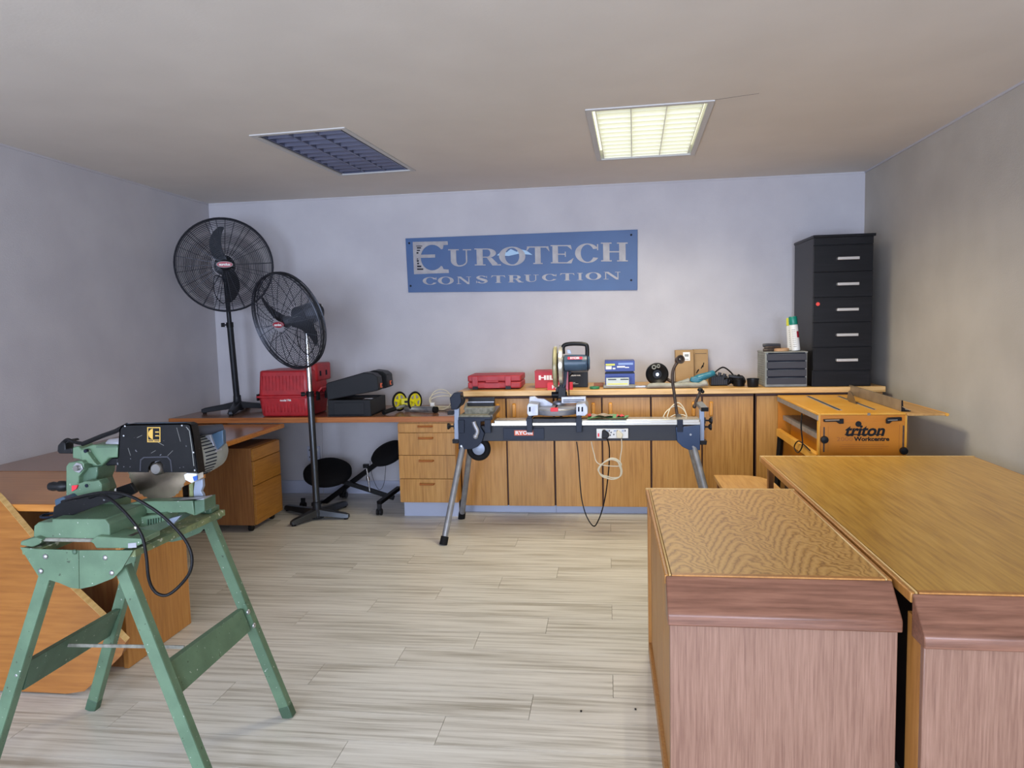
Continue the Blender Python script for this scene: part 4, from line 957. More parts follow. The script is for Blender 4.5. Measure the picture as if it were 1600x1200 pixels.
# gooseneck lamp clamped behind the beam
t = thing('gooseneck_lamp', 'brown flexible gooseneck work lamp clamped to the arm end of the stand', 'lamp', (0.48, 4.95, 0.8))
g = [W(x, y, 4.95) for x, y in ((1059, 652), (1056, 635), (1053.5, 615), (1051, 597), (1051, 582), (1055, 571), (1060, 565))]
MB().tube(g, 0.0105, 10).build('flexible_neck', M_leather, t)
hd = g[-1]; dn = Vector((0.25, -0.9, 0.15)).normalized()
MB().lathe([(-0.03, 0.010), (-0.02, 0.022), (0.02, 0.028), (0.03, 0.030), (0.03, 0.023), (0.012, 0.020), (0.012, 0)], hd+Vector((0.004, 0, 0.012)), dn, 22).build('lamp_head', M_leather, t)
MB().ball(hd+Vector((0.004, 0, 0.012))+dn*0.016, 0.009).build('bulb', M_steel, t)
MB().bar(W(1059, 648, 4.93), W(1066, 660, 4.83), 0.035, 0.012).build('clamp_base', M_steel, t, bev=0.002)
for i, (dx, h_) in enumerate(((0, 0), (6, 5), (-3, -14))):
    MB().tube([W(1036+dx, 652, 4.93), W(1042+dx, 642-h_, 4.94), W(1056+dx*0.5, 634-h_, 4.95), W(1068, 640-h_*0.6, 4.95), W(1074, 652, 4.94)], 0.0035, 6).build('lamp_cable', M_cream, t)

# ------------------------------------------------------------ things on the long worktop
ZC = 0.9385
def fr(px0, px1, pt, pb):
    """front rectangle of something standing on the worktop whose front bottom edge shows at row pb"""
    Y = Z((px0+px1)/2, pb, ZC).y
    return W(px0, pb, Y).x, W(px1, pb, Y).x, Y, W((px0+px1)/2, pt, Y).z
x0, x1, Y, zt = fr(731, 814, 586.5, 608.3)
t = thing('flat_red_case', 'faded red flat plastic tool case with two latches lying on the worktop', 'tool case', ((x0+x1)/2, Y+0.15, ZC))
dY = 0.30; zm = (zt+ZC)/2+0.004
lo = MB().box(x0, x1, Y, Y+dY, ZC+0.006, zm-0.001).build('lower_half', M_redcase, t, bev=0.012, seg=3)
up = MB().box(x0, x1, Y, Y+dY, zm+0.001, zt).build('upper_half', M_redcase, t, bev=0.010, seg=3)
for u in (0.145, 0.765):
    xx = x0+(x1-x0)*u
    lt = MB().box(xx-0.022, xx+0.022, Y-0.008, Y+0.004, zm-0.03, zt-0.006).build('latch', M_red, t, bev=0.002)
    MB().box(xx-0.020, xx+0.020, Y-0.009, Y+0.006, ZC+0.001, ZC+0.022).build('latch_foot', M_black, lt)
MB().box(x0+0.14, x1-0.17, Y-0.009, Y+0.004, zm-0.004, zm+0.010).build('handle', M_redcase, t, bev=0.003)
MB().box(x0+0.15, x1-0.18, Y-0.001, Y+0.003, zm+0.014, zt-0.010).build('recess', M_red, t)
MB().box(x0+0.13, x1-0.16, Y-0.001, Y+0.003, ZC+0.012, zm-0.012).build('recess', M_red, t)
x0, x1, Y, zt = fr(836, 884, 579.5, 606)
t = thing('red_cardboard_box', 'dark red tool box with white lettering, partly behind the mitre saw', 'box', ((x0+x1)/2, Y+0.08, ZC))
MB().box(x0, x1, Y, Y+0.16, ZC, zt).build('carton', M_redbox, t, bev=0.001)
MB().box(x0-0.001, x1+0.001, Y-0.002, Y+0.161, zt-0.008, zt+0.001).build('lid_edge', M_redcase, t)
text('HILTI', 'lettering', M_white, t, (x0+0.125, Y-0.001, (ZC+zt)/2+0.012), (1, 0, 0), (0, 0, 1), 0.044, width=0.19, bold=0.0022)
x0, x1, Y, zt = fr(888.5, 918.5, 581.5, 605)
t = thing('black_cardboard_box', 'small black box with white print standing behind the mitre saw', 'box', ((x0+x1)/2, Y+0.06, ZC))
MB().box(x0-0.004, x1, Y, Y+0.12, ZC, zt).build('carton', M_black, t, bev=0.001)
text('LIQUID NAIL', 'lettering', M_white, t, (x0+0.055, Y-0.001, zt-0.025), (1, 0, 0), (0, 0, 1), 0.011, width=0.075, bold=0.0004)
for i, (a, b, z) in enumerate(((0.01, 0.052, 0.036), (0.012, 0.074, 0.026))): MB().box(x0+a, x0+b, Y-0.0015, Y, ZC+z-0.001, ZC+z+0.001).build('print_line', M_white, t)
x0, x1, Y, zt = fr(855, 894.5, 598.5, 609.5); Y = max(Y, 5.30)
t = thing('bright_red_box', 'bright red small box lying at the worktop edge behind the mitre saw', 'box', ((x0+x1)/2, Y+0.04, ZC))
MB().box(x0, x1, Y+0.01, Y+0.08, ZC, zt).build('carton', M_redbright, t, bev=0.001)
text('HILTI', 'lettering', M_white, t, ((x0+x1)/2, Y+0.009, (ZC+zt)/2-0.004), (1, 0, 0), (0, 0, 1), 0.034, width=0.115, bold=0.0014)
x0, x1, Y, zt = fr(921, 937, 604, 608)
tag(MB().lathe([(0, 0.034), (0.002, 0.037), (0.014, 0.037), (0.016, 0.034), (0.016, 0.014), (0.001, 0.013)], ((x0+x1)/2, Y+0.04, ZC), (0, 0, 1), 28).build('tape_roll', mat('green_tape', '2f7d52', 0.5), loc=((x0+x1)/2, Y+0.04, ZC)), 'small green tape roll lying flat on the worktop', 'tape')
x0, x1, Y, zt = fr(928, 943, 599, 604)
tag(MB().box(x0, x1, Y, Y+0.07, ZC, zt).build('timber_offcut', mat('reddish_wood', '8a5a44', 0.7), loc=(x0, Y, ZC), bev=0.002), 'little brown timber offcut behind the green tape roll', 'wood offcut')
# blue bins
x0, x1, Y, zt = fr(945.5, 992, 583, 604); Y = 5.50; x0, x1 = W(945.5, 600, Y).x, W(992, 600, Y).x
zt = W(968, 584, Y).z
t = thing('blue_bin', 'blue cardboard bin at the bottom of the blue pair', 'box', ((x0+x1)/2, Y+0.1, ZC), None)
hollow(MB(), x0, x1, Y, Y+0.20, ZC, zt, 0.004).build('carton', M_blue_card, t)
t = thing('blue_box', 'blue cardboard box with yellow and white labels, on top of the blue bin', 'box', ((x0+x1)/2, Y+0.1, zt), None)
zt2 = W(968, 564, Y).z
MB().box(x0, x1, Y+0.0, Y+0.20, zt+0.018, zt2).build('carton', M_blue_card, t, bev=0.001)
MB().box(x0+0.008, x1-0.008, Y+0.016, Y+0.198, zt+0.0005, zt+0.018).build('base_tray', M_black, t)
zz = zt2
for (a, b, c, d, mm) in ((0.006, 0.075, 0.034, 0.020, M_yelcap), (0.006, 0.050, 0.062, 0.038, M_white), (0.09, 0.15, 0.050, 0.038, M_white), (0.15, 0.18, 0.053, 0.046, M_white), (0.058, 0.078, 0.062, 0.050, M_whiteplastic)):
    MB().box(x0+a, x0+b, Y-0.001, Y+0.001, zz-c, zz-d).build('label', mm, t)
MB().box(x0+0.10, x1-0.012, Y-0.001, Y+0.001, zz-0.030, zz-0.014).build('label', mat('pale_blue_label', '7f98cc', 0.4), t)
# silver bracket in front of bin
a = fr(946.5, 983, 590, 605.5); Y = 5.40; xa, xb = W(947, 600, Y).x, W(983, 600, Y).x
t = thing('metal_bracket', 'silver metal guide plate standing on a base in front of the blue bin', 'tool', ((xa+xb)/2, Y, ZC))
MB().box(xa-0.02, xb+0.045, Y-0.01, Y+0.07, ZC+0.002, ZC+0.022).build('base', M_grey, t, bev=0.003)
MB().box(xa, xb, Y-0.014, Y-0.002, ZC+0.016, W(965, 590, Y).z).build('face_plate', mat('pale_zinc', 'a9ada0', 0.4, 0.3), t, bev=0.002)
MB().box(xa+0.012, xb-0.012, Y-0.016, Y-0.013, ZC+0.028, ZC+0.036).build('scale_strip', M_yelcap, t)
for k in (0, 1): MB().box(xa+0.015+k*0.09, xa+0.075+k*0.09, Y-0.0155, Y-0.0135, W(965, 592.5, Y).z-0.004, W(965, 592.5, Y).z+0.003).build('slot', M_hole, t)
# round black motor
c = W(1027, 586, 5.56); r = 0.086
t = thing('round_vacuum_nozzle', 'round black machine housing with a steel centre and short brown hose', 'tool', (c.x, 5.6, ZC))
c.z = ZC+r
MB().lathe([(0.0, r*0.9), (-0.03, r), (-0.06, r*0.98), (-0.075, r*0.8), (-0.062, r*0.5), (-0.05, r*0.38), (-0.05, 0)], (c.x, 5.62, c.z), (0, 1, 0), 36).build('housing', M_black, t)
MB().cyl((c.x, 5.575, c.z), (c.x, 5.545, c.z), 0.011, n=16).build('spindle', M_chrome, t)
MB().ring((c.x-0.025, 5.548, c.z+0.055), (0, 1, 0), 0.013, 0.005, n=18).build('washer', M_grey, t)
MB().ring((c.x+0.008, 5.55, c.z+0.062), (0, 1, 0), 0.010, 0.005, n=18).build('washer', M_grey, t)
MB().tube([(c.x+0.075, 5.59, ZC+0.045), (c.x+0.12, 5.56, ZC+0.022), (c.x+0.16, 5.53, ZC+0.016)], 0.012, 8).build('hose', M_leather, t)
# grey roll
a, b = Z(1010, 606, ZC), Z(1108, 606.5, ZC)
t = thing('grey_tool_roll', 'long pale grey fabric roll lying along the worktop edge', 'roll', ((a.x+b.x)/2, 5.36, ZC))
m = MB(); n = 14; P = []
pr = [(0, 0.008), (0.02, 0.018), (0.08, 0.020), (0.2, 0.018), (0.33, 0.020), (0.40, 0.018), (0.44, 0.024), (0.46, 0.020), (0.47, 0.01)]
vs = []
for s, rr in pr:
    x = a.x+(b.x-a.x)*s/0.47; lift = 0.014 if s > 0.42 else 0
    vs += [(x, 5.365+rr*1.5*math.cos(2*PI*i/n), ZC+rr+lift*0.6+rr*math.sin(2*PI*i/n)) for i in range(n)]
m.add(vs, [(j*n+i, j*n+(i+1) % n, (j+1)*n+(i+1) % n, (j+1)*n+i) for j in range(len(pr)-1) for i in range(n)]+[list(range(n)), list(range((len(pr)-1)*n, len(pr)*n))])
m.build('fabric', mat('pale_grey_cloth', 'a3a297', 0.8, color2='8c8b80', scale=20, bump=0.3, bscale=40), t, sharp=2)
tag(MB().bar((W(985, 604, 5.42).x, 5.43, ZC+0.008), (W(1012, 603, 5.45).x, 5.43, ZC+0.008), 0.03, 0.012).build('flat_steel_bar', M_steel, loc=(0.2, 5.43, ZC)), 'thin flat steel bar between the bin and the grey roll', 'bar')
# cardboard pieces
for nm, a, b, top, yy, tilt, lb in (('cardboard_carton', 1056, 1084.5, 547.5, 5.74, 0.02, 'brown flat carton with a white label leaning on the wall'), ('cardboard_carton', 1084.5, 1107, 546.5, 5.80, 0.02, 'brown flat carton with black marker scribble, beside the labelled one')):
    xa, xb = W(a, 590, yy).x, W(b, 590, yy).x; zt = W((a+b)/2, top, yy).z
    t = thing(nm, lb, 'carton', ((xa+xb)/2, yy, ZC), 'flat cartons leaning on the wall')
    MB().prism([(0, 0), (1, 0), (1, 1), (0, 1)], lambda u, v: (xa+(xb-xa)*u, yy+0.03*v, ZC+(zt-ZC)*v), lambda u, v: (xa+(xb-xa)*u, yy+0.07+0.03*v, ZC+(zt-ZC)*v)).build('carton', M_card, t, bev=0.002)
    f = lambda u, v: Vector((xa+(xb-xa)*u, yy+0.03*v-0.0008, ZC+(zt-ZC)*v))
    if a == 1056:
        m = MB().add([f(.42, .68), f(.80, .68), f(.80, .94), f(.42, .94)]+[f(.42, .68)+Vector((0, .001, 0)), f(.80, .68)+Vector((0, .001, 0)), f(.80, .94)+Vector((0, .001, 0)), f(.42, .94)+Vector((0, .001, 0))], [(0,1,2,3),(4,5,6,7),(0,1,5,4),(1,2,6,5),(2,3,7,6),(3,0,4,7)])
        lbp = m.build('shipping_label', M_white, t)
        MB().bar(f(.5, .82), f(.72, .82), 0.001, 0.03, up=(0, 0, 1)).build('label_print', M_grey, lbp)
        MB().bar(f(.5, .72), f(.72, .72), 0.001, 0.004, up=(0, 0, 1)).build('label_print', M_grey, lbp)
        MB().box(xb-0.004, xb+0.001, yy-0.002, yy+0.07, ZC, zt-0.02).build('edge_shadow_gap', M_leather, t) if False else None
    else:
        for p in (((.18, .28), (.30, .38)), ((.50, .42), (.62, .52)), ((.62, .46), (.70, .60)), ((.28, .34), (.34, .40))):
            MB().bar(f(*p[0]), f(*p[1]), 0.002, 0.008, up=(0, 0, 1)).build('marker_scribble', M_black, t)
        MB().bar(f(.1, .88), f(.9, .88), 0.002, 0.003).build('fold_line', M_leather, t)
# teal grinder
t = thing('angle_grinder', 'teal and grey angle grinder lying on the grey roll', 'power tool', (0.65, 5.45, ZC))
YG = 5.47
a, b = W(1083, 595, YG), W(1117, 582, YG)
d = (b-a).normalized()
MB().lathe([(0, 0.012), (0.01, 0.028), (0.05, 0.032), (0.09, 0.026), (0.13, 0.022), ((b-a).length-0.012, 0.022), ((b-a).length, 0.013)], a, d, 20).build('body', M_teal, t)
MB().px([(1080, 590), (1090, 588), (1098, 594), (1101, 602), (1085, 599), (1078, 596)], YG-0.03, YG+0.02).build('gear_shroud', M_teal, t, bev=0.006)
MB().lathe([(0, 0.011), (0.03, 0.018), (0.05, 0.018), (0.10, 0.027)], W(1056, 600, YG), (a-W(1056, 600, YG)), 18).build('gear_head', M_grey, t)
MB().cyl(W(1062, 602, YG-0.02), W(1066, 599, YG-0.02), 0.012, n=12).build('side_knob', M_black, t)
MB().tube([b, W(1123, 577, YG), W(1129, 574, YG+0.02), W(1135, 576, YG+0.05), W(1143, 583, YG+0.08), W(1150, 592, YG+0.06)], 0.0055, 8).build('power_cord', M_cable, t)
x0, x1, Y, zt = fr(1111, 1137, 588, 602.5)
t = thing('ribbed_black_tray', 'ribbed black plastic tray beside the teal grinder', 'tray', ((x0+x1)/2, Y+0.05, ZC))
tr_ = hollow(MB(), x0, x1, Y, Y+0.12, ZC, zt, 0.004).build('shell', M_black, t)
for i in range(9): MB().box(x0+0.01+i*0.0145, x0+0.014+i*0.0145, Y-0.003, Y, ZC+0.008, zt-0.006).build('rib', M_drw, tr_)
for (a, b_, h_) in ((0.02, 0.04, 0.03), (0.05, 0.075, 0.045), (0.085, 0.11, 0.025)): MB().cyl((x0+a, Y+0.06, ZC+0.005), (x0+b_, Y+0.07, zt+h_*0.5), 0.013, n=10).build('tool_bit', M_drw, t)
c = Z(1150, 603, ZC)
t = thing('tangled_cable', 'heap of tangled black cable on the worktop before the small cabinet', 'cable', (c.x, c.y, ZC))
pts = []
rs = random.Random(11)
for i in range(52):
    a = i*2*PI/7.3+rs.uniform(-.5, .5); r = rs.uniform(0.02, 0.07)
    pts.append((c.x+r*1.15*math.cos(a), c.y+0.05+0.6*r*math.sin(a), ZC+0.007+rs.uniform(0, 0.075)*max(0, 1-(r*1.15*math.cos(a)/0.11)**2)))
MB().tube(pts, 0.0062, 7).build('loops', M_cable, t)
MB().bar((c.x-0.05, c.y+0.02, ZC+0.075), (c.x+0.05, c.y, ZC+0.055), 0.035, 0.02).build('plug_block', M_black, t, bev=0.004)
x0, x1, Y, zt = fr(1169.5, 1187, 592, 605)
t = thing('small_black_pot', 'small round black pot next to the tangled cable', 'pot', ((x0+x1)/2, Y+0.04, ZC))
MB().lathe([(0, 0.037), (0.003, 0.039), (zt-ZC-0.012, 0.041), (zt-ZC-0.010, 0.043), (zt-ZC, 0.043), (zt-ZC, 0.036), (0.01, 0.034), (0.01, 0)], ((x0+x1)/2, Y+0.045, ZC), (0, 0, 1), 28).build('pot_body', M_black, t)
tag(MB().lathe([(0, 0.04), (0.045, 0.045), (0.06, 0.03), (0.061, 0)], (x0-0.045, Y+0.12, ZC), (0, 0, 1), 20).build('round_black_tin', M_frame, loc=(x0-0.045, Y+0.12, ZC), bev=0), 'low round black tin behind the small pot', 'tin')
# desktop drawer cabinet
Yd = 5.345; x0, x1 = W(1195.5, 590, Yd).x, W(1261.5, 590, Yd).x; zt = W(1228, 549.5, Yd).z
t = thing('small_drawer_cabinet', 'grey desktop cabinet with four dark drawers beside the tall black chest', 'drawer cabinet', ((x0+x1)/2, Yd+0.14, ZC))
cb = hollow(MB(), x0, x1, Yd, Yd+0.30, ZC, zt, 0.006).build('housing', M_grey, t) if False else MB().box(x0, x1, Yd+0.006, Yd+0.27, ZC, zt-0.003).build('housing', M_grey, t, bev=0.003)
MB().box(x0-0.002, x1+0.002, Yd, Yd+0.275, zt-0.010, zt).build('cabinet_top', M_ltgrey if False else M_grey, t, bev=0.002)
for i in range(14):
    z = ZC+0.015+i*(zt-ZC-0.04)/13
    MB().box(x0-0.0022, x0+0.001, Yd+0.03, Yd+0.26, z-0.0022, z+0.0022).build('side_rib', M_drw if False else M_grey, t)
hh = (zt-ZC-0.014)/4.25
for i in range(4):
    z = ZC+0.012+hh*0.12+i*hh*1.02
    dr = MB().xz([(x0+0.012, z), (x1-0.008, z), (x1-0.008, z+hh*0.84), ((x0+x1)/2, z+hh*0.78), (x0+0.012, z+hh*0.84)], Yd-0.006, Yd+0.008).build('drawer', M_drw, t, bev=0.002)
    MB().box(x0+0.02, x1-0.016, Yd+0.0, Yd+0.0062, z+hh*0.84, z+hh*1.0).build('finger_gap', M_hole, dr)
ZT = zt
# things on it
c = W(1205, 541, 5.44)
t = thing('leather_pouch', 'folded dark leather strap bundle on top of the small grey cabinet', 'strap', (c.x, 5.44, ZT))
for i, (dx, rr, ln) in enumerate(((0, 0.011, 0.06), (0.004, 0.012, 0.055), (-0.002, 0.012, 0.06))):
    z = ZT+0.010+i*0.017
    MB().tube([(c.x-ln+dx, 5.42, z), (c.x-ln/2, 5.41, z+0.003), (c.x+ln/2+dx, 5.42, z+0.001), (c.x+ln+dx, 5.43, z)], rr, 8).build('strap_fold', M_leather if i != 2 else M_drw, t)
c = W(1221, 546, 5.41)
tag(MB().lathe([(0, 0.055), (0.006, 0.058), (0.012, 0.056), (0.018, 0.058), (0.022, 0.045), (0.022, 0.02), (0.001, 0.018)], (c.x, 5.43, ZT+0.001), (0, 0, 1), 30).build('sanding_disc_stack', mat('sanding_disc_brown', '8a5f48', 0.7, color2='c0986e', scale=6), loc=(c.x, 5.43, ZT)), 'short stack of brown sanding discs beside the spray can', 'sanding disc')
def can(lb, pxa, pxb, top, Y, cap, lean):
    cx = (W(pxa, 548, Y).x+W(pxb, 548, Y).x)/2; r = 0.0305; h = W((pxa+pxb)/2, top, Y).z-ZT
    t = thing('spray_can', lb, 'spray can', (cx, Y, ZT), 'spray cans on the small cabinet')
    ax = Vector((lean, 0, 1)).normalized(); o = Vector((cx, Y, ZT+0.001+r*abs(lean)))
    hb = h*0.77
    MB().lathe([(0, r*0.9), (0.003, r), (hb-0.01, r), (hb, r*0.9)], o, ax, 24).build('can_body', M_whiteplastic, t)
    MB().lathe([(hb-0.002, r*0.97), (hb+0.002, r*1.0), (h-0.006, r*0.93), (h, r*0.85), (h, 0)], o, ax, 24).build('cap', cap, t)
    q = lambda a, z: o+ax*z+Vector((math.sin(a)*r*1.004, -math.cos(a)*r*1.004, 0))
    for (a0, a1, za, zb, mm) in ((0.35, 1.2, hb*0.50, hb*0.74, M_redbadge), (-0.75, 0.05, hb*0.15, hb*0.86, M_grey)):
        n_ = 6 if mm is M_redbadge else 9
        m = MB()
        if mm is M_redbadge:
            vs = [q(a0+(a1-a0)*i/n_, z) for i in range(n_+1) for z in (za, zb)]
            m.add(vs, [(2*i, 2*i+2, 2*i+3, 2*i+1) for i in range(n_)])
        else:
            for k in range(9):
                z = za+(zb-za)*k/9; vs = [q(a0+(a1-a0)*i/n_, zz) for i in range(n_+1) for zz in (z, z+0.004)]
                m.add(vs, [(2*i, 2*i+2, 2*i+3, 2*i+1) for i in range(n_)])
        m.build('can_print', mm, t)
can('white spray can with a yellow cap, half behind the green-capped one', 1231, 1244, 497, 5.50, M_yelcap, -0.06)
can('white spray can with a dark green cap standing on the small grey cabinet', 1236, 1251, 495, 5.42, M_greencap, -0.10)

# tall black chest of drawers
t = thing('black_chest', 'tall narrow black chest of five drawers standing on the worktop', 'chest of drawers', (1.62, 5.6, ZC))
x0, x1, yf, yb = 1.428, 1.822, 5.335, 5.86
MB().box(x0, x1, yf+0.018, yb, ZC, 1.975).build('carcass', M_chest, t)
MB().box(x0-0.006, x1+0.012, yf-0.006, yb+0.004, 1.975, 1.993).build('top_board', M_chest, t, bev=0.002)
MB().box(x0+0.001, x1-0.001, yf+0.004, yf+0.018, 1.925, 1.974).build('top_rail', M_chest, t)
MB().box(x0+0.012, x1-0.012, yf+0.012, yf+0.018, ZC, 1.045).build('plinth', M_chest, t)
zs_ = [1.050, 1.214, 1.388, 1.562, 1.737, 1.921]
for i in range(5):
    a, b = zs_[i]+0.0025, zs_[i+1]-0.0025
    dr = MB().box(x0+0.001, x1-0.003, yf, yf+0.017, a, b).build('drawer', M_chest, t, bev=0.0015)
    hz = 1.120+0.1757*i+0.004; xa, xb = 1.580, 1.722
    h = MB().box(xa, xb, yf-0.030, yf-0.018, hz-0.010, hz+0.010).box(xa, xa+0.012, yf-0.02, yf, hz-0.008, hz+0.008).box(xb-0.012, xb, yf-0.02, yf, hz-0.008, hz+0.008)
    h.build('handle', M_satin, dr, bev=0.002)
    if i == 2: MB().cyl((x0+0.03, yf-0.0015, b-0.042), (x0+0.03, yf, b-0.042), 0.013, n=20).build('round_sticker', M_reddot, dr)

# ------------------------------------------------------------ orange saw bench
ZB = 0.885
fl, frt, bl_ = Z(1278, 645.5, ZB), Z(1419.5, 646, ZB), Z(1222, 618.5, ZB)
x0, x1, y0, y1 = fl.x, frt.x, (fl.y+frt.y)/2, 5.285
xb0, xb1 = x0-0.002, x1
t = thing('saw_bench', 'orange folding saw bench with table slots standing beside the wall', 'saw bench', ((x0+x1)/2, (y0+y1)/2, 0))
top = MB().box(x0+0.012, x1-0.004, y0, y1, ZB-0.010, ZB).build('table_top', M_trit_top, t, bev=0.002)
MB().box(x0-0.004, x0+0.012, y0, y1, ZB-0.012, ZB+0.001).build('top_edge', M_trit_top, t, bev=0.002)
def slot(pa, pb, w_):
    a, b = Z(*pa, ZB), Z(*pb, ZB); 
    tr = MB().bar(a+Vector((0, 0, 0.0006)), b+Vector((0, 0, 0.0006)), w_, 0.002).build('track', M_cast, t)
    MB().bar(a+Vector((0, 0, 0.0012)), b+Vector((0, 0, 0.0012)), w_*0.35, 0.0022).build('track_groove', M_hole, tr)
slot((1262, 619), (1312, 641), 0.028); slot((1310, 619), (1366, 640), 0.020)
MB().box(x0, x1, y0+0.002, y0+0.005, 0.36, ZB-0.011).build('front_panel', M_trit, t) 
fp = MB().box(x0+0.012, x1-0.012, y0-0.002, y0+0.003, 0.37, ZB-0.045).build('front_panel', M_trit, t, bev=0.001, label='orange front panel with black lettering')
MB().box(x0-0.002, x0+0.008, y0, y0+0.03, 0.36, ZB-0.011).box(x1-0.008, x1+0.002, y0, y0+0.03, 0.36, ZB-0.011).build('corner_flange', M_trit_top, t)
YT = y0-0.0025
wx = lambda p: W(p, 680, YT).x
wz = lambda p: W(1350, p, YT).z
cx = (wx(1319)+wx(1382))/2
text('triton', 'lettering', M_black, fp, (cx, YT, wz(673.5)), (1, 0, 0), (0, 0, 1), 0.088, width=(wx(1381)-wx(1319)), bold=0.0028, shear=0.25)
MB().box(wx(1320), wx(1379), YT-0.001, YT+0.0005, wz(679.7), wz(678.0)).build('underline', M_black, fp)
MB().cyl((wx(1341), YT-0.001, wz(662.5)), (wx(1341), YT+0.001, wz(662.5)), 0.0165, n=24).build('lettering_dot', M_black, fp)
text('Workcentre', 'lettering', M_black, fp, ((wx(1334.5)+wx(1390))/2, YT, wz(686.2)), (1, 0, 0), (0, 0, 1), 0.033, width=(wx(1390)-wx(1334.5)), bold=0.0012)
text('2000', 'lettering', M_trit_dk, fp, ((wx(1307)+wx(1333))/2, YT, wz(686.4)), (1, 0, 0), (0, 0, 1), 0.033, width=(wx(1333)-wx(1308)))
for a, b, z in ((1316, 1381, 694.3), (1312, 1389, 697.5), (1316, 1380, 701)): MB().box(wx(a), wx(b), YT-0.0002, YT+0.0005, wz(z+0.25), wz(z-0.25)).build('fine_print_line', M_trit_dk, fp)
for xk, zk, s0, s1 in ((1287.5, 686.5, 667, 706), (1411.5, 704, 665, 703)):
    MB().box(wx(xk)-0.004, wx(xk)+0.004, YT-0.0006, YT+0.0005, wz(s1), wz(s0)).build('height_slot', M_leather, fp)
    MB().box(wx(xk)-0.022, wx(xk)-0.0205, YT-0.0004, YT+0.0005, wz(s1), wz(s0-1)).box(wx(xk)+0.022, wx(xk)+0.0235, YT-0.0004, YT+0.0005, wz(s1), wz(s0-1)).build('scale_line', M_trit_dk, fp)
    kb = MB().lathe([(0, 0.02), (0.012, 0.022), (0.024, 0.019), (0.026, 0)], (wx(xk), YT, wz(zk)), (0, -1, 0), 20).build('adjust_knob', M_black, t)
for pts in ([(1287.5, 655.5), (1300, 655), (1313, 655), (1318.5, 654.5), (1318.5, 662), (1312, 662.5), (1307, 659), (1288, 659.5)], [(1409.5, 652), (1395, 652.5), (1388, 653), (1385.5, 656), (1385.5, 662), (1390, 662), (1394, 658.5), (1409.5, 657.5)]):
    cl = MB().px(pts, YT-0.018, YT).build('over_centre_latch', M_black, t, bev=0.002)
    xs_ = [p[0] for p in pts]; MB().px([(min(xs_)+2, 656), (max(xs_)-7, 655.3), (max(xs_)-7, 656.8), (min(xs_)+2, 657.6)], YT-0.021, YT-0.018).build('latch_plate', M_chrome, cl)
p = W(1357.5, 647.5, y0-0.003); MB().box(p.x-0.008, p.x+0.008, y0-0.006, y0+0.004, p.z-0.006, p.z+0.008).build('centre_catch', M_chrome, t)
# side rails, interior
MB().box(x0-0.006, x0+0.004, y0+0.006, y1, ZB-0.040, ZB-0.012).build('side_rail', M_alu, t)
MB().box(x1-0.004, x1+0.006, y0+0.006, y1, ZB-0.040, ZB-0.012).build('side_rail', M_alu, t)
MB().box(x0, x1, y1-0.006, y1, 0.36, ZB-0.011).build('rear_panel', M_trit, t)
MB().box(x0+0.03, x1-0.03, y0+0.02, y1-0.02, 0.715, 0.745).build('carriage_rail', M_alu, t)
MB().box(x0+0.06, x0+0.075, y0+0.10, y1-0.12, 0.62, 0.715).build('inner_panel', M_trit, t)
for k in range(3):
    MB().box(x0-0.012+0.010*k, x0-0.003+0.010*k, y0+0.01, y1-0.01, 0.600+0.014*(k % 2), 0.650).build('lower_rail', M_trit_top, t, bev=0.002)
MB().box(x1-0.02, x1+0.006, y0+0.01, y1-0.01, 0.600, 0.650).build('lower_rail', M_trit_top, t, bev=0.002)
for x, s in ((x0+0.015, -1), (x1-0.015, 1)):
    for y, u in ((y0+0.05, -1), (y1-0.03, 1)):
        MB().bar((x+0.0*s, y, 0.64), (x+0.03*s, min(y+0.05*u, 5.29), 0.0), 0.03, 0.03).build('leg', M_black, t)
c = Z(1262, 640, 0.74)
MB().tube([(x0-0.004, y0+0.35, 0.84), (x0-0.02, y0+0.30, 0.76), (x0-0.022, y0+0.26, 0.66), (x0-0.03, y0+0.33, 0.60), (x0-0.03, y0+0.42, 0.62), (x0-0.022, y0+0.34, 0.67), (x0-0.02, y0+0.1, 0.655)], 0.004, 6).build('power_cord', M_cable, t)
# extension table
xe = Z(1474, 643, ZB).x
MB().box(x1-0.003, xe, y0-0.02, 5.22, ZB-0.014, ZB-0.001).build('extension_table', M_trit_ext, t, bev=0.002)
MB().cyl((xe-0.012, y0-0.028, ZB-0.008), (xe-0.012, 5.22, ZB-0.008), 0.009, n=10).build('extension_edge', M_trit_top, t)
# rip fence and splitter
a, b = Z(1325, 615, ZB), Z(1408, 643, ZB)
a = a.lerp(b, 0.02); hz = 0.064
d = (b-a).normalized(); sd = Vector((-d.y, d.x, 0))
if sd.x < 0: sd = -sd
t2 = thing('rip_fence', 'dull aluminium rip fence lying across the orange saw bench', 'fence', a.lerp(b, 0.5))
up_ = Vector((0, 0, 1))
cs = [(0, 0.0008), (0.05, 0.0008), (0.05, 0.006), (0.022, 0.008), (0.010, hz*0.5), (0.008, hz), (0, hz)]
MB().prism(cs, lambda u, v: a+sd*u+up_*v, lambda u, v: b+sd*u+up_*v).build('profile', mat('dull_aluminium', '8c8272', 0.4, 0.5, color2='a69a86', scale=8), t2)
MB().prism(cs, lambda u, v: b+sd*u+up_*v+d*0.0002, lambda u, v: b+sd*u+up_*v+d*0.002).build('end_cap', M_frame, t2)
MB().tube([b+d*0.004+up_*0.03+sd*0.004, b+d*0.004+up_*0.018+sd*0.02, b+d*0.004+up_*0.006+sd*0.046], 0.002, 5).build('cap_outline', M_chrome, t2)
c = Z(1333, 630, ZB)
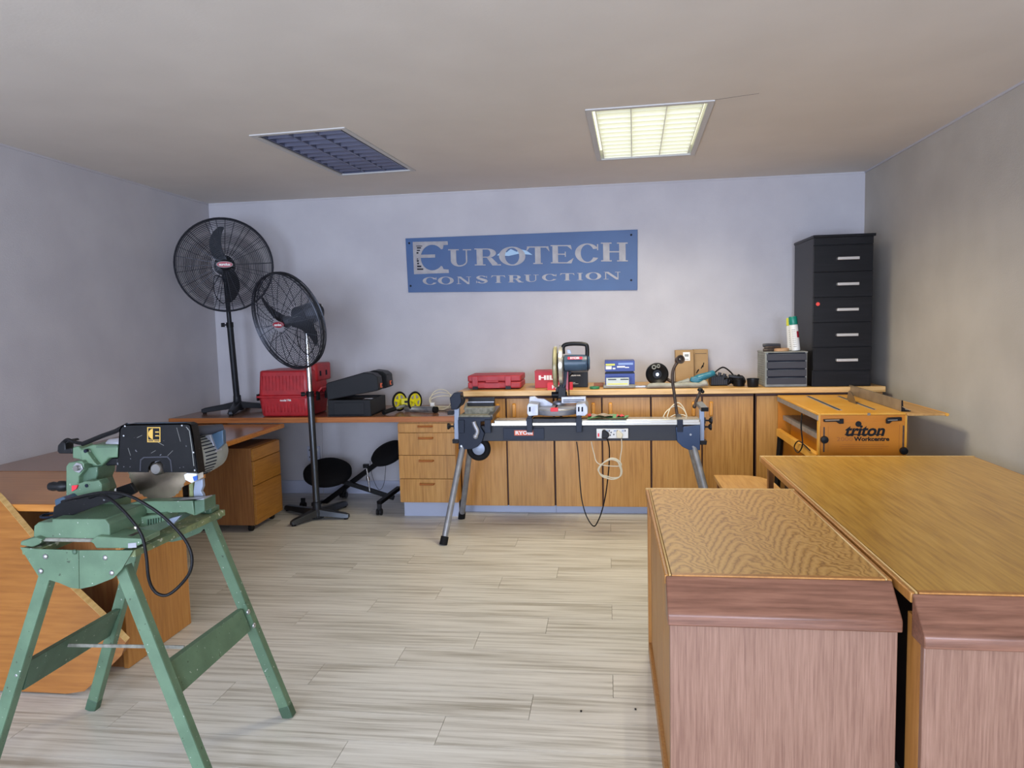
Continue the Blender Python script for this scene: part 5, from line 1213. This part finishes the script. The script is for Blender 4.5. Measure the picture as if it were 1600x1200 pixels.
MB().prism([(-0.05, 0), (0.07, 0), (0.10, 0.02), (0.08, 0.09), (0.05, 0.10), (0.0, 0.06)], lambda u, v: (c.x, c.y+u*1.2, ZB+v*0.75), lambda u, v: (c.x+0.002, c.y+u*1.2, ZB+v*0.75)).build('splitter', M_steel, t)

# ------------------------------------------------------------ green stand
YF_, YB_ = 1.95, 2.42
t = thing('trestle_stand', 'green painted steel trestle stand with four splayed legs', 'trestle', (-1.59, 2.18, 0))
def PX(name, m, pts, y0, y1, bev=0.0, par=None, label=None): return MB().px(pts, y0, y1).build(name, m, par or t, bev=bev, label=label)
half1 = [(31.5, 855.5), (60, 858), (122.5, 860), (123.5, 920), (110, 918.5), (93, 911), (75, 905.5), (60, 900.5), (52, 888)]
half2 = [(123.5, 860), (165, 860), (207.5, 860), (203, 868), (190, 890), (177, 903.5), (162, 909.5), (145, 916), (126, 920), (124.5, 920)]
PX('gusset_plate', M_green, half1, YF_, YF_+0.004)
PX('gusset_plate', M_green, half2, YF_-0.002, YF_+0.003)
for x, y in ((71, 869.6), (164.5, 871.4), (63.6, 892.4), (174.7, 895.2)):
    p = W(x, y, YF_-0.002); MB().ball(p, 0.0085, (1, 0.6, 1), 12).build('rivet', M_bolt, t)
p = W(116.5, 862.4, YF_-0.002); MB().ball(p, 0.008, (1, 0.6, 1), 12).build('pivot_screw', M_dgreen, t)
off = Vector((0, YB_-YF_, 0))
g = [(W(a, b, YF_).x, W(a, b, YF_).z) for a, b in half1]; MB().xz(g, YB_, YB_+0.004).build('gusset_plate', M_green, t)
g = [(W(a, b, YF_).x, W(a, b, YF_).z) for a, b in half2]; MB().xz(g, YB_-0.002, YB_+0.003).build('gusset_plate', M_green, t)
tl, trr = W(64, 893, YF_), W(178, 893, YF_)
btr = W(322, 812, YB_); btl = Vector((tl.x, YB_, tl.z))
legs = {'fl': (Vector((tl.x, YF_+0.025, tl.z)), Vector((-1.985, 1.915, 0))), 'fr': (Vector((trr.x+0.005, YF_+0.022, trr.z+0.005)), Vector((-1.185, 1.925, 0))),
        'bl': (btl, Vector((-1.990, 2.43, 0))), 'br': (btr, Z(450, 1122, 0))}
for k, (a, b) in legs.items():
    d = (b-a).normalized(); s = -1 if k[1] == 'l' else 1; f = 1 if k[0] == 'f' else -1
    side = Vector((s*1.0, 0, 0)); side = (side-d*side.dot(d)).normalized(); fw_ = d.cross(side)
    if fw_.y > 0: fw_ = -fw_
    m = MB()
    m.obox((a+b)/2, d, side, fw_, (b-a).length/2, 0.019, 0.0025)
    m.obox((a+b)/2+side*0.0175-fw_*0.014, d, side, fw_, (b-a).length/2, 0.0025, 0.014)
    m.obox((a+b)/2-side*0.0175-fw_*0.014, d, side, fw_, (b-a).length/2, 0.0025, 0.014)
    lg = m.build('leg', M_green if k in ('fl', 'fr') else M_green, t)
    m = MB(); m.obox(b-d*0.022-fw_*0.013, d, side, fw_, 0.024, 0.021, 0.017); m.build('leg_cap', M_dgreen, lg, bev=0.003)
def stretcher(pts, xoff, m_):
    A = [W(pts[0][0], pts[0][1], YF_+0.03), W(pts[1][0], pts[1][1], YF_+0.03), W(pts[2][0], pts[2][1], YB_), W(pts[3][0], pts[3][1], YB_)]
    Bk = [p+Vector((xoff, 0, 0)) for p in A]
    return MB().add(A+Bk, [(0,1,2,3),(4,5,6,7),(0,1,5,4),(1,2,6,5),(2,3,7,6),(3,0,4,7)]).build('stretcher', m_, t, bev=0.001)
s1 = stretcher([(256, 1042), (277, 1089), (392, 985), (379, 952)], -0.022, M_green)
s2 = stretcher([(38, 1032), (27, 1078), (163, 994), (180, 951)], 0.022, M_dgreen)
for x, y, Y in ((258, 1059, YF_+0.02), (268, 1082, YF_+0.02), (383, 956, YB_-0.02), (392, 977, YB_-0.02)):
    p = W(x, y, Y); MB().ball(p+Vector((0.012, 0, 0)), 0.010, (0.6, 1, 1), 12).build('rivet', M_bolt, s1)
for x, y in ((27, 1055), (22, 1076)): MB().ball(W(x, y, YF_), 0.010, (1, 0.6, 1), 12).build('rivet', M_bolt, s2)
a, b = W(95, 1008, 2.16), W(288, 1011, 2.14)
MB().bar(a, b, 0.004, 0.011, up=(0, 0, 1)).build('cross_strip', M_dust, t)
c = W(333, 1014, 2.25)
for (x, y, l_) in ((288, 1038, 0.05), (333, 1005, 0.03)):
    p = W(x, y, 2.13 if x < 300 else 2.25)
    MB().bar(p+Vector((0.004, 0, l_*0.6)), p+Vector((0.012, 0.0, -l_*0.6)), 0.003, 0.004).build('paint_run', M_whiteplastic, s1)
# worn boards on top
ztop = 0.795
rb = [(Z(207, 858, ztop).x-0.03, YF_+0.006), (Z(216, 857, ztop).x, YF_+0.006), (Z(344, 799, ztop).x+0.004, YB_+0.006), (Z(318, 800, ztop).x-0.03, YB_+0.01)]
MB().xy(rb, ztop-0.022, ztop).build('top_board', M_wornboard, t, bev=0.002)
lx0, lx1 = W(31, 855, YF_).x, W(62, 855, YF_).x
MB().box(lx0, lx1, YF_+0.006, YB_+0.008, ztop-0.022, ztop).build('top_board', M_wornboard, t, bev=0.002)
MB().box(lx0, rb[2][0]-0.01, YB_-0.03, YB_+0.002, ztop-0.03, ztop-0.004).build('end_rail', M_dgreen, t, bev=0.002)
p = W(333, 792, YB_-0.02)
MB().box(p.x-0.03, p.x+0.015, YB_-0.06, YB_+0.0, ztop, ztop+0.022).build('end_block', M_dgreen, t, bev=0.006)

# ------------------------------------------------------------ green drop saw
t = thing('drop_saw', 'old green drop saw with scuffed black guard and exposed blade, on the trestle', 'drop saw', (-1.6, 2.2, ztop))
PX('base_foot', M_green, [(31.5, 852), (32, 846), (56, 839.5), (66, 843), (60, 851), (50, 855)], YF_+0.0, YF_+0.07, 0.003)
PX('base_foot', M_green, [(150, 857), (146, 850), (140, 846), (150, 838), (222, 842), (222, 850), (205, 857)], YF_+0.0, YF_+0.09, 0.003)
p = PX('foot_plate', M_cast, [(200, 849), (213, 848), (213, 855.5), (200, 856.5)], YF_-0.002, YF_+0.001)
MB().px([(180, 838), (207, 837), (205, 840.5), (178, 841)], YF_+0.02, YF_+0.06).build('foot_pad', M_leather, t)
bs = PX('base_casting', M_green, [(52, 838), (53, 822), (60, 816), (81, 816), (81, 811), (164, 811), (171, 820), (172, 840), (165, 846), (56, 842)], YF_+0.02, YF_+0.20, 0.003)
q1 = W(52, 838, YF_+0.02); q2 = W(170, 845, YF_+0.02)
MB().box(q1.x, q2.x, YF_+0.012, YF_+0.03, q2.z-0.004, q2.z+0.007).build('base_lip', M_dust, t, bev=0.004)
p = W(68, 817, YF_+0.06); MB().ring((p.x, YF_+0.09, W(68, 816, YF_+0.02).z+0.002), (0, 0, 1), 0.026, 0.004, n=28).build('turntable_hole', M_hole, t)
# rotating table arm running to the blade side
PX('table_side', M_green, [(158, 782), (178, 778), (178, 802), (165, 806), (150, 800)], 2.15, 2.24, 0.004)
PX('table_channel', M_green, [(176, 795), (216, 783.5), (301, 782.5), (304, 806), (290, 801), (218, 803), (178, 809)], 2.15, 2.195, 0.003)
PX('table_plate', M_cast, [(214, 784), (300, 782), (319, 779), (319, 780.5), (230, 785)], 2.152, 2.20, 0.0)
PX('table_end', M_dgreen, [(303, 783), (319, 780), (320, 799), (304, 806)], 2.15, 2.22, 0.003)
PX('lower_shelf', M_green, [(180, 816), (205, 810), (254, 803), (257, 814), (228, 823), (205, 828), (181, 830)], 2.12, 2.20, 0.003)
for i in range(6): PX('shelf_tooth', M_dgreen, [(229+i*4, 812-i*0.6), (231+i*4, 812-i*0.6), (231+i*4, 821-i*1.1), (229+i*4, 821.5-i*1.1)], 2.114, 2.122)
PX('table_bracket', M_ltgrey, [(258, 812), (282, 806), (268, 822), (262, 820)], 2.15, 2.165, 0.002)
PX('fence', M_blackpaint, [(82, 810), (84, 792), (96, 785), (170, 769), (196, 773), (190, 777), (110, 806), (95, 810)], 2.015, 2.03, 0.001)
PX('fence', M_blackpaint, [(180, 780), (180, 763), (203, 755), (212, 770), (205, 774), (188, 779)], 2.13, 2.145, 0.001)
PX('fence_edge', M_whiteplastic, [(179, 779), (179, 764), (181, 763), (181, 778)], 2.127, 2.131)
PX('blue_fence_end', M_bluepl if False else M_motor, [(85, 781), (98, 776), (104, 781), (104, 790), (86, 792)], 2.06, 2.12, 0.003)
# column and arm
PX('column', M_green, [(103, 778), (103, 729), (107, 723), (127, 720), (131, 724), (131, 735), (123, 745), (123, 778)], 2.13, 2.20, 0.003)
PX('column_body', M_dgreen, [(123, 778), (123, 740), (131, 731), (152, 729), (152, 742), (148, 752), (155, 770), (150, 778)], 2.15, 2.24, 0.004)
c = W(133, 772, 2.115)
m = MB(); qd = [(112, 778), (114, 765), (122, 756), (133, 752), (146, 752), (154, 750), (159, 757), (159, 770), (148, 778)]
m.px(qd, 2.11, 2.15).build('pivot_quadrant', M_green, t, bev=0.002)
p = W(135, 759, 2.108); MB().cyl(p, p+Vector((0, 0.01, 0)), 0.006, n=12).build('quadrant_hole', M_hole, t)
MB().px([(112, 759), (121, 758), (119, 764), (112, 768)], 2.104, 2.11).build('red_mark', M_redbright, t)
p = W(121.5, 731, 2.125)
nt2 = MB().cyl(p, p+Vector((0, 0.012, 0)), 0.018, n=6).build('hex_nut', M_bolt, t, bev=0.001)
MB().cyl(p-Vector((0, 0.012, 0)), p, 0.009, n=16).cyl(p-Vector((0, 0.0125, 0)), p-Vector((0, 0.011, 0)), 0.006, n=12).build('threaded_stud', M_steel, nt2)
PX('arm', M_green, [(113, 716), (113, 699), (122, 697), (126, 702), (144, 695), (184, 695.5), (184, 715), (170, 716), (155, 731), (128, 724), (124, 718)], 2.17, 2.24, 0.004)
PX('arm_web', M_green, [(125, 703), (133, 702), (147, 722), (152, 727), (128, 722)], 2.15, 2.17, 0.002)
PX('arm_rib', M_dgreen, [(150, 697), (184, 696.5), (184, 699), (150, 700)], 2.165, 2.17)
p = W(133, 705, 2.148); MB().cyl(p, p+Vector((0, 0.01, 0)), 0.006, n=12).build('arm_screw', M_hole, t)
MB().lathe([(0, 0.012), (0.01, 0.02), (0.05, 0.022), (0.07, 0.02), (0.08, 0.01)], W(168, 695, 2.21), (1, 0, 0.05), 16).build('arm_cover', M_wornboard if False else M_cast, t)
MB().px([(160, 716), (184, 716), (184, 727), (166, 728)], 2.19, 2.23).build('arm_underside', M_black, t, bev=0.003)
a, b = W(106, 759.5, 2.16), W(80, 760, 2.16)
MB().lathe([(0, 0.010), (0.012, 0.018), (0.03, 0.018), (0.034, 0.013), (0.052, 0.016), (0.066, 0.013), (0.070, 0.0)], a, b-a, 18).build('lock_handle', M_black, t)
m = MB().px([(89, 705), (90, 696), (96, 689), (109, 687), (112, 690), (102, 693), (102, 702), (113, 700), (113, 709), (92, 709)], 2.17, 2.21).build('rear_bracket', M_black, t, bev=0.003)
MB().tube([W(100, 690, 2.17), W(106, 687, 2.17), W(114, 690, 2.17), W(122, 692, 2.17), W(132, 693, 2.17)], 0.006, 8).build('spring', M_frame, t)
MB().tube([W(128, 694, 2.17), W(160, 681, 2.18), W(180, 674, 2.19), W(200, 663.5, 2.2)], 0.0075, 8, smooth=False).build('hose_arm', M_cable, t)
# guard, blade, motor
YG1 = 2.17
arch = [(231, 738), (231.5, 730), (236, 722.5), (243, 719.5), (250, 720), (255, 726), (256, 738)]
g = [(181, 737.5), (184, 715), (186.5, 672), (189, 666), (199, 663), (292, 661.5), (298, 664), (303, 690), (309, 738)]
gd = PX('blade_guard', M_blackpaint, g+arch[::-1], YG1, YG1+0.006, 0.0)
rim = [(309, 738), (318, 747)]
PX('guard_back', M_blackpaint, [(186, 737), (190, 672), (200, 664), (296, 663), (303, 690), (310, 738)], YG1+0.036, YG1+0.040)
def edge(px_a, px_b, m_=M_blackpaint, nm='guard_side', y0=YG1, y1=YG1+0.040, th=0.004):
    a, b = W(*px_a, YG1), W(*px_b, YG1); d = (b-a).normalized(); n_ = Vector((d.z, 0, -d.x))*th
    return [a, b, b+n_, a+n_], y0, y1
m = MB()
E_ = [(184, 715), (186.5, 672), (189, 666), (199, 663), (292, 661.5), (298, 664), (303, 690), (310, 740)]
for a, b in zip(E_[:-1], E_[1:]):
    q_, ya, yb_ = edge(a, b); m.add([Vector((v.x, ya, v.z)) for v in q_]+[Vector((v.x, yb_, v.z)) for v in q_], [(0,1,2,3),(4,5,6,7),(0,1,5,4),(1,2,6,5),(2,3,7,6),(3,0,4,7)])
m.build('guard_side', M_blackpaint, t)
MB().tube([W(199, 662.5, YG1+0.018), W(245, 661, YG1+0.018), W(292, 660.5, YG1+0.018), W(300, 664, YG1+0.018), W(304, 690, YG1+0.018), W(307, 712, YG1+0.018)], 0.0016, 5, smooth=False).build('blue_edge_trim', M_bluepl if False else M_motor, t)
for (x, y) in ((195, 666), (284, 665), (193, 681), (302, 707), (304, 735)): p = W(x, y, YG1-0.001); MB().ball(p, 0.0035, (1, .5, 1), 8).build('guard_screw', M_bolt, gd)
for pts in ([(291, 667), (296, 673), (300, 700), (303, 728)], [(245, 690), (256, 696)], [(276, 668), (282, 690)], [(214, 684), (222, 680)], [(262, 712), (270, 704)], [(236, 708), (243, 704)], [(200, 700), (204, 712)]):
    MB().tube([W(a, b, YG1-0.0004) for a, b in pts], 0.0006 if len(pts) < 3 else 0.0013, 4, smooth=False).build('paint_scratch', M_grey, gd)
MB().px([(218, 736), (219, 718), (224, 714), (262, 713), (267, 719), (269, 737), (267.5, 737), (265.5, 720), (261, 714.8), (225, 715.6), (220.5, 719), (219.5, 736)], YG1-0.0012, YG1).build('guard_seam', M_drw, gd)
# emblem
sy = YG1-0.0012
sk = PX('emblem', mat('gold_foil', 'c9a24a', 0.4, 0.3), [(230, 667.5), (250.5, 667.5), (250.5, 691), (230, 691)], sy, YG1)
MB().px([(231.5, 669), (249, 669), (249, 687), (231.5, 687)], sy-0.0004, sy).build('emblem_field', M_blackpaint, sk)
hc = [(238.8, 669.4)]+[(240.4-8.6*math.cos(a), 678-8.6*math.sin(a)) for a in [math.radians(k) for k in range(80, -81, -16)]]+[(238.8, 686.4)]
MB().px(hc, sy-0.0008, sy-0.0003).build('emblem_half_moon', bpy.data.materials['gold_foil'], sk)
for y in (674.2, 680): MB().px([(242.5, y), (248, y), (248.6, y+1.8), (242.5, y+1.8)], sy-0.0008, sy-0.0003).build('emblem_bar', bpy.data.materials['gold_foil'], sk)
MB().px([(231.5, 688), (239.5, 688), (239.5, 689.6), (231.5, 689.6)], sy-0.0004, sy).px([(241, 688), (249, 688), (249, 689.6), (241, 689.6)], sy-0.0004, sy).build('emblem_caption', M_leather, sk)
YBL = YG1+0.022
c = W(245.5, 734, YBL); c.y = YBL; rb_ = (c-Vector((W(245.5, 783, YBL).x, YBL, W(245.5, 783, YBL).z))).length
m = MB(); nt3 = 40; pr = []
for i in range(nt3):
    a = 2*PI*i/nt3; pr += [(rb_*0.965*math.cos(a), rb_*0.965*math.sin(a)), (rb_*math.cos(a+0.10), rb_*math.sin(a+0.10))]
m.prism(pr, lambda u, v: (c.x+u, YBL, c.z+v), lambda u, v: (c.x+u, YBL+0.002, c.z+v)).build('saw_blade', M_blade, t)
MB().lathe([(0, 0.0), (0, 0.016), (0.006, 0.021), (0.022, 0.022)], (W(246, 731, YG1).x, YG1-0.012, W(246, 732, YG1).z), (0, 1, 0), 24).build('arbor_cap', M_steel, t)
PX('arbor_flange', M_cast, [(238, 729), (242, 721), (248, 720), (253, 727), (255, 739), (250, 741), (241, 740)], YG1+0.012, YG1+0.02, 0.002)
PX('chip_deflector', M_whiteplastic, [(287, 742), (292, 739), (307, 740), (308, 750), (299, 755), (289, 750)], YG1+0.01, YG1+0.05, 0.002)
MB().px([(301, 745), (308, 743), (308, 750), (303, 752)], YG1+0.005, YG1+0.01).build('blue_clip', M_bluepl, t)
PX('depth_bracket', M_ltgrey, [(304, 752), (316, 748), (317, 760), (314, 768), (317, 773), (318, 779), (303, 780), (302, 768)], YG1+0.045, YG1+0.06, 0.002)
PX('blade_post', M_wornboard, [(295, 757), (301, 754), (302, 778), (296, 779)], YG1+0.05, YG1+0.09, 0.001)
mo = W(318, 712, 2.33); mo.y = YG1+0.076; mc_ = W(322, 711, 2.30)
ax = Vector((0.10, 1, 0)).normalized()
m0 = Vector((mc_.x-0.035, YG1+0.042, mc_.z+0.002))
MB().lathe([(0, 0.066), (0.006, 0.070), (0.10, 0.070), (0.104, 0.064), (0.13, 0.066), (0.165, 0.060), (0.19, 0.045), (0.195, 0)], m0, ax, 28).build('motor_housing', M_grey, t)
m = MB(); a_ = ax.orthogonal().normalized(); b_ = ax.cross(a_)
for i in range(36):
    e = a_*math.cos(2*PI*i/36)+b_*math.sin(2*PI*i/36); m.bar(m0+e*0.0695+ax*0.030, m0+e*0.0695+ax*0.088, 0.004, 0.003, up=e)
m.build('vent_slots', M_hole, t)
tp0, tp1 = W(306, 673, YG1+0.10), W(347, 670, YG1+0.17)
MB().cyl(tp0, tp1, 0.0165, n=18).build('handle_grip', M_drw, t)
MB().px([(327, 680), (348, 672), (349, 694), (334, 708)], YG1+0.13, YG1+0.15).build('handle_flap', M_motor, t, bev=0.002)
MB().px([(320, 681), (328, 679), (338, 706), (330, 710)], YG1+0.12, YG1+0.16).build('handle_web', M_cast, t, bev=0.002)
cb = thing('saw_power_cord', 'thick black rubber cord looping down from the green drop saw', 'power cord', (-1.4, 1.96, 0.8))
cp = [(97, 784, 2.05), (115, 779, 2.03), (132.5, 774.5, 1.99), (150, 771, 1.97), (167.5, 769.3, 1.96), (188.5, 771, 1.95), (205, 776, 1.95), (220, 783.5, 1.95), (246, 800, 1.96), (269, 820, 1.97), (290, 845, 1.98), (299.6, 869, 1.98), (297, 893, 1.975), (281, 915, 1.97), (262, 929.5, 1.96), (247, 928, 1.955), (237, 917, 1.95), (231.5, 899, 1.945), (229, 872, 1.945), (223.5, 842, 1.945), (213, 822, 1.945), (192, 797, 1.95), (171, 779, 1.96), (155, 773, 1.99), (140, 778, 2.02)]
MB().tube([W(*p) for p in cp], 0.0048, 10).build('cord', M_cable, cb)
p = W(213, 824, 1.945); MB().ball(p, 0.006).build('tape_wrap', M_cream, cb)

# a few black crumbs on the floor
for k, (x, y) in enumerate(((908, 1112), (993, 1109))):
    p = Z(x, y, 0); tag(MB().ball((p.x, p.y, 0.003), 0.0045, (1, 1.2, .6), 8).build('floor_crumb', M_black, loc=(p.x, p.y, 0)), ('tiny black crumb on the open floor, farther from the sideboards', 'tiny black crumb on the floor close to the sideboards')[k], 'crumb')
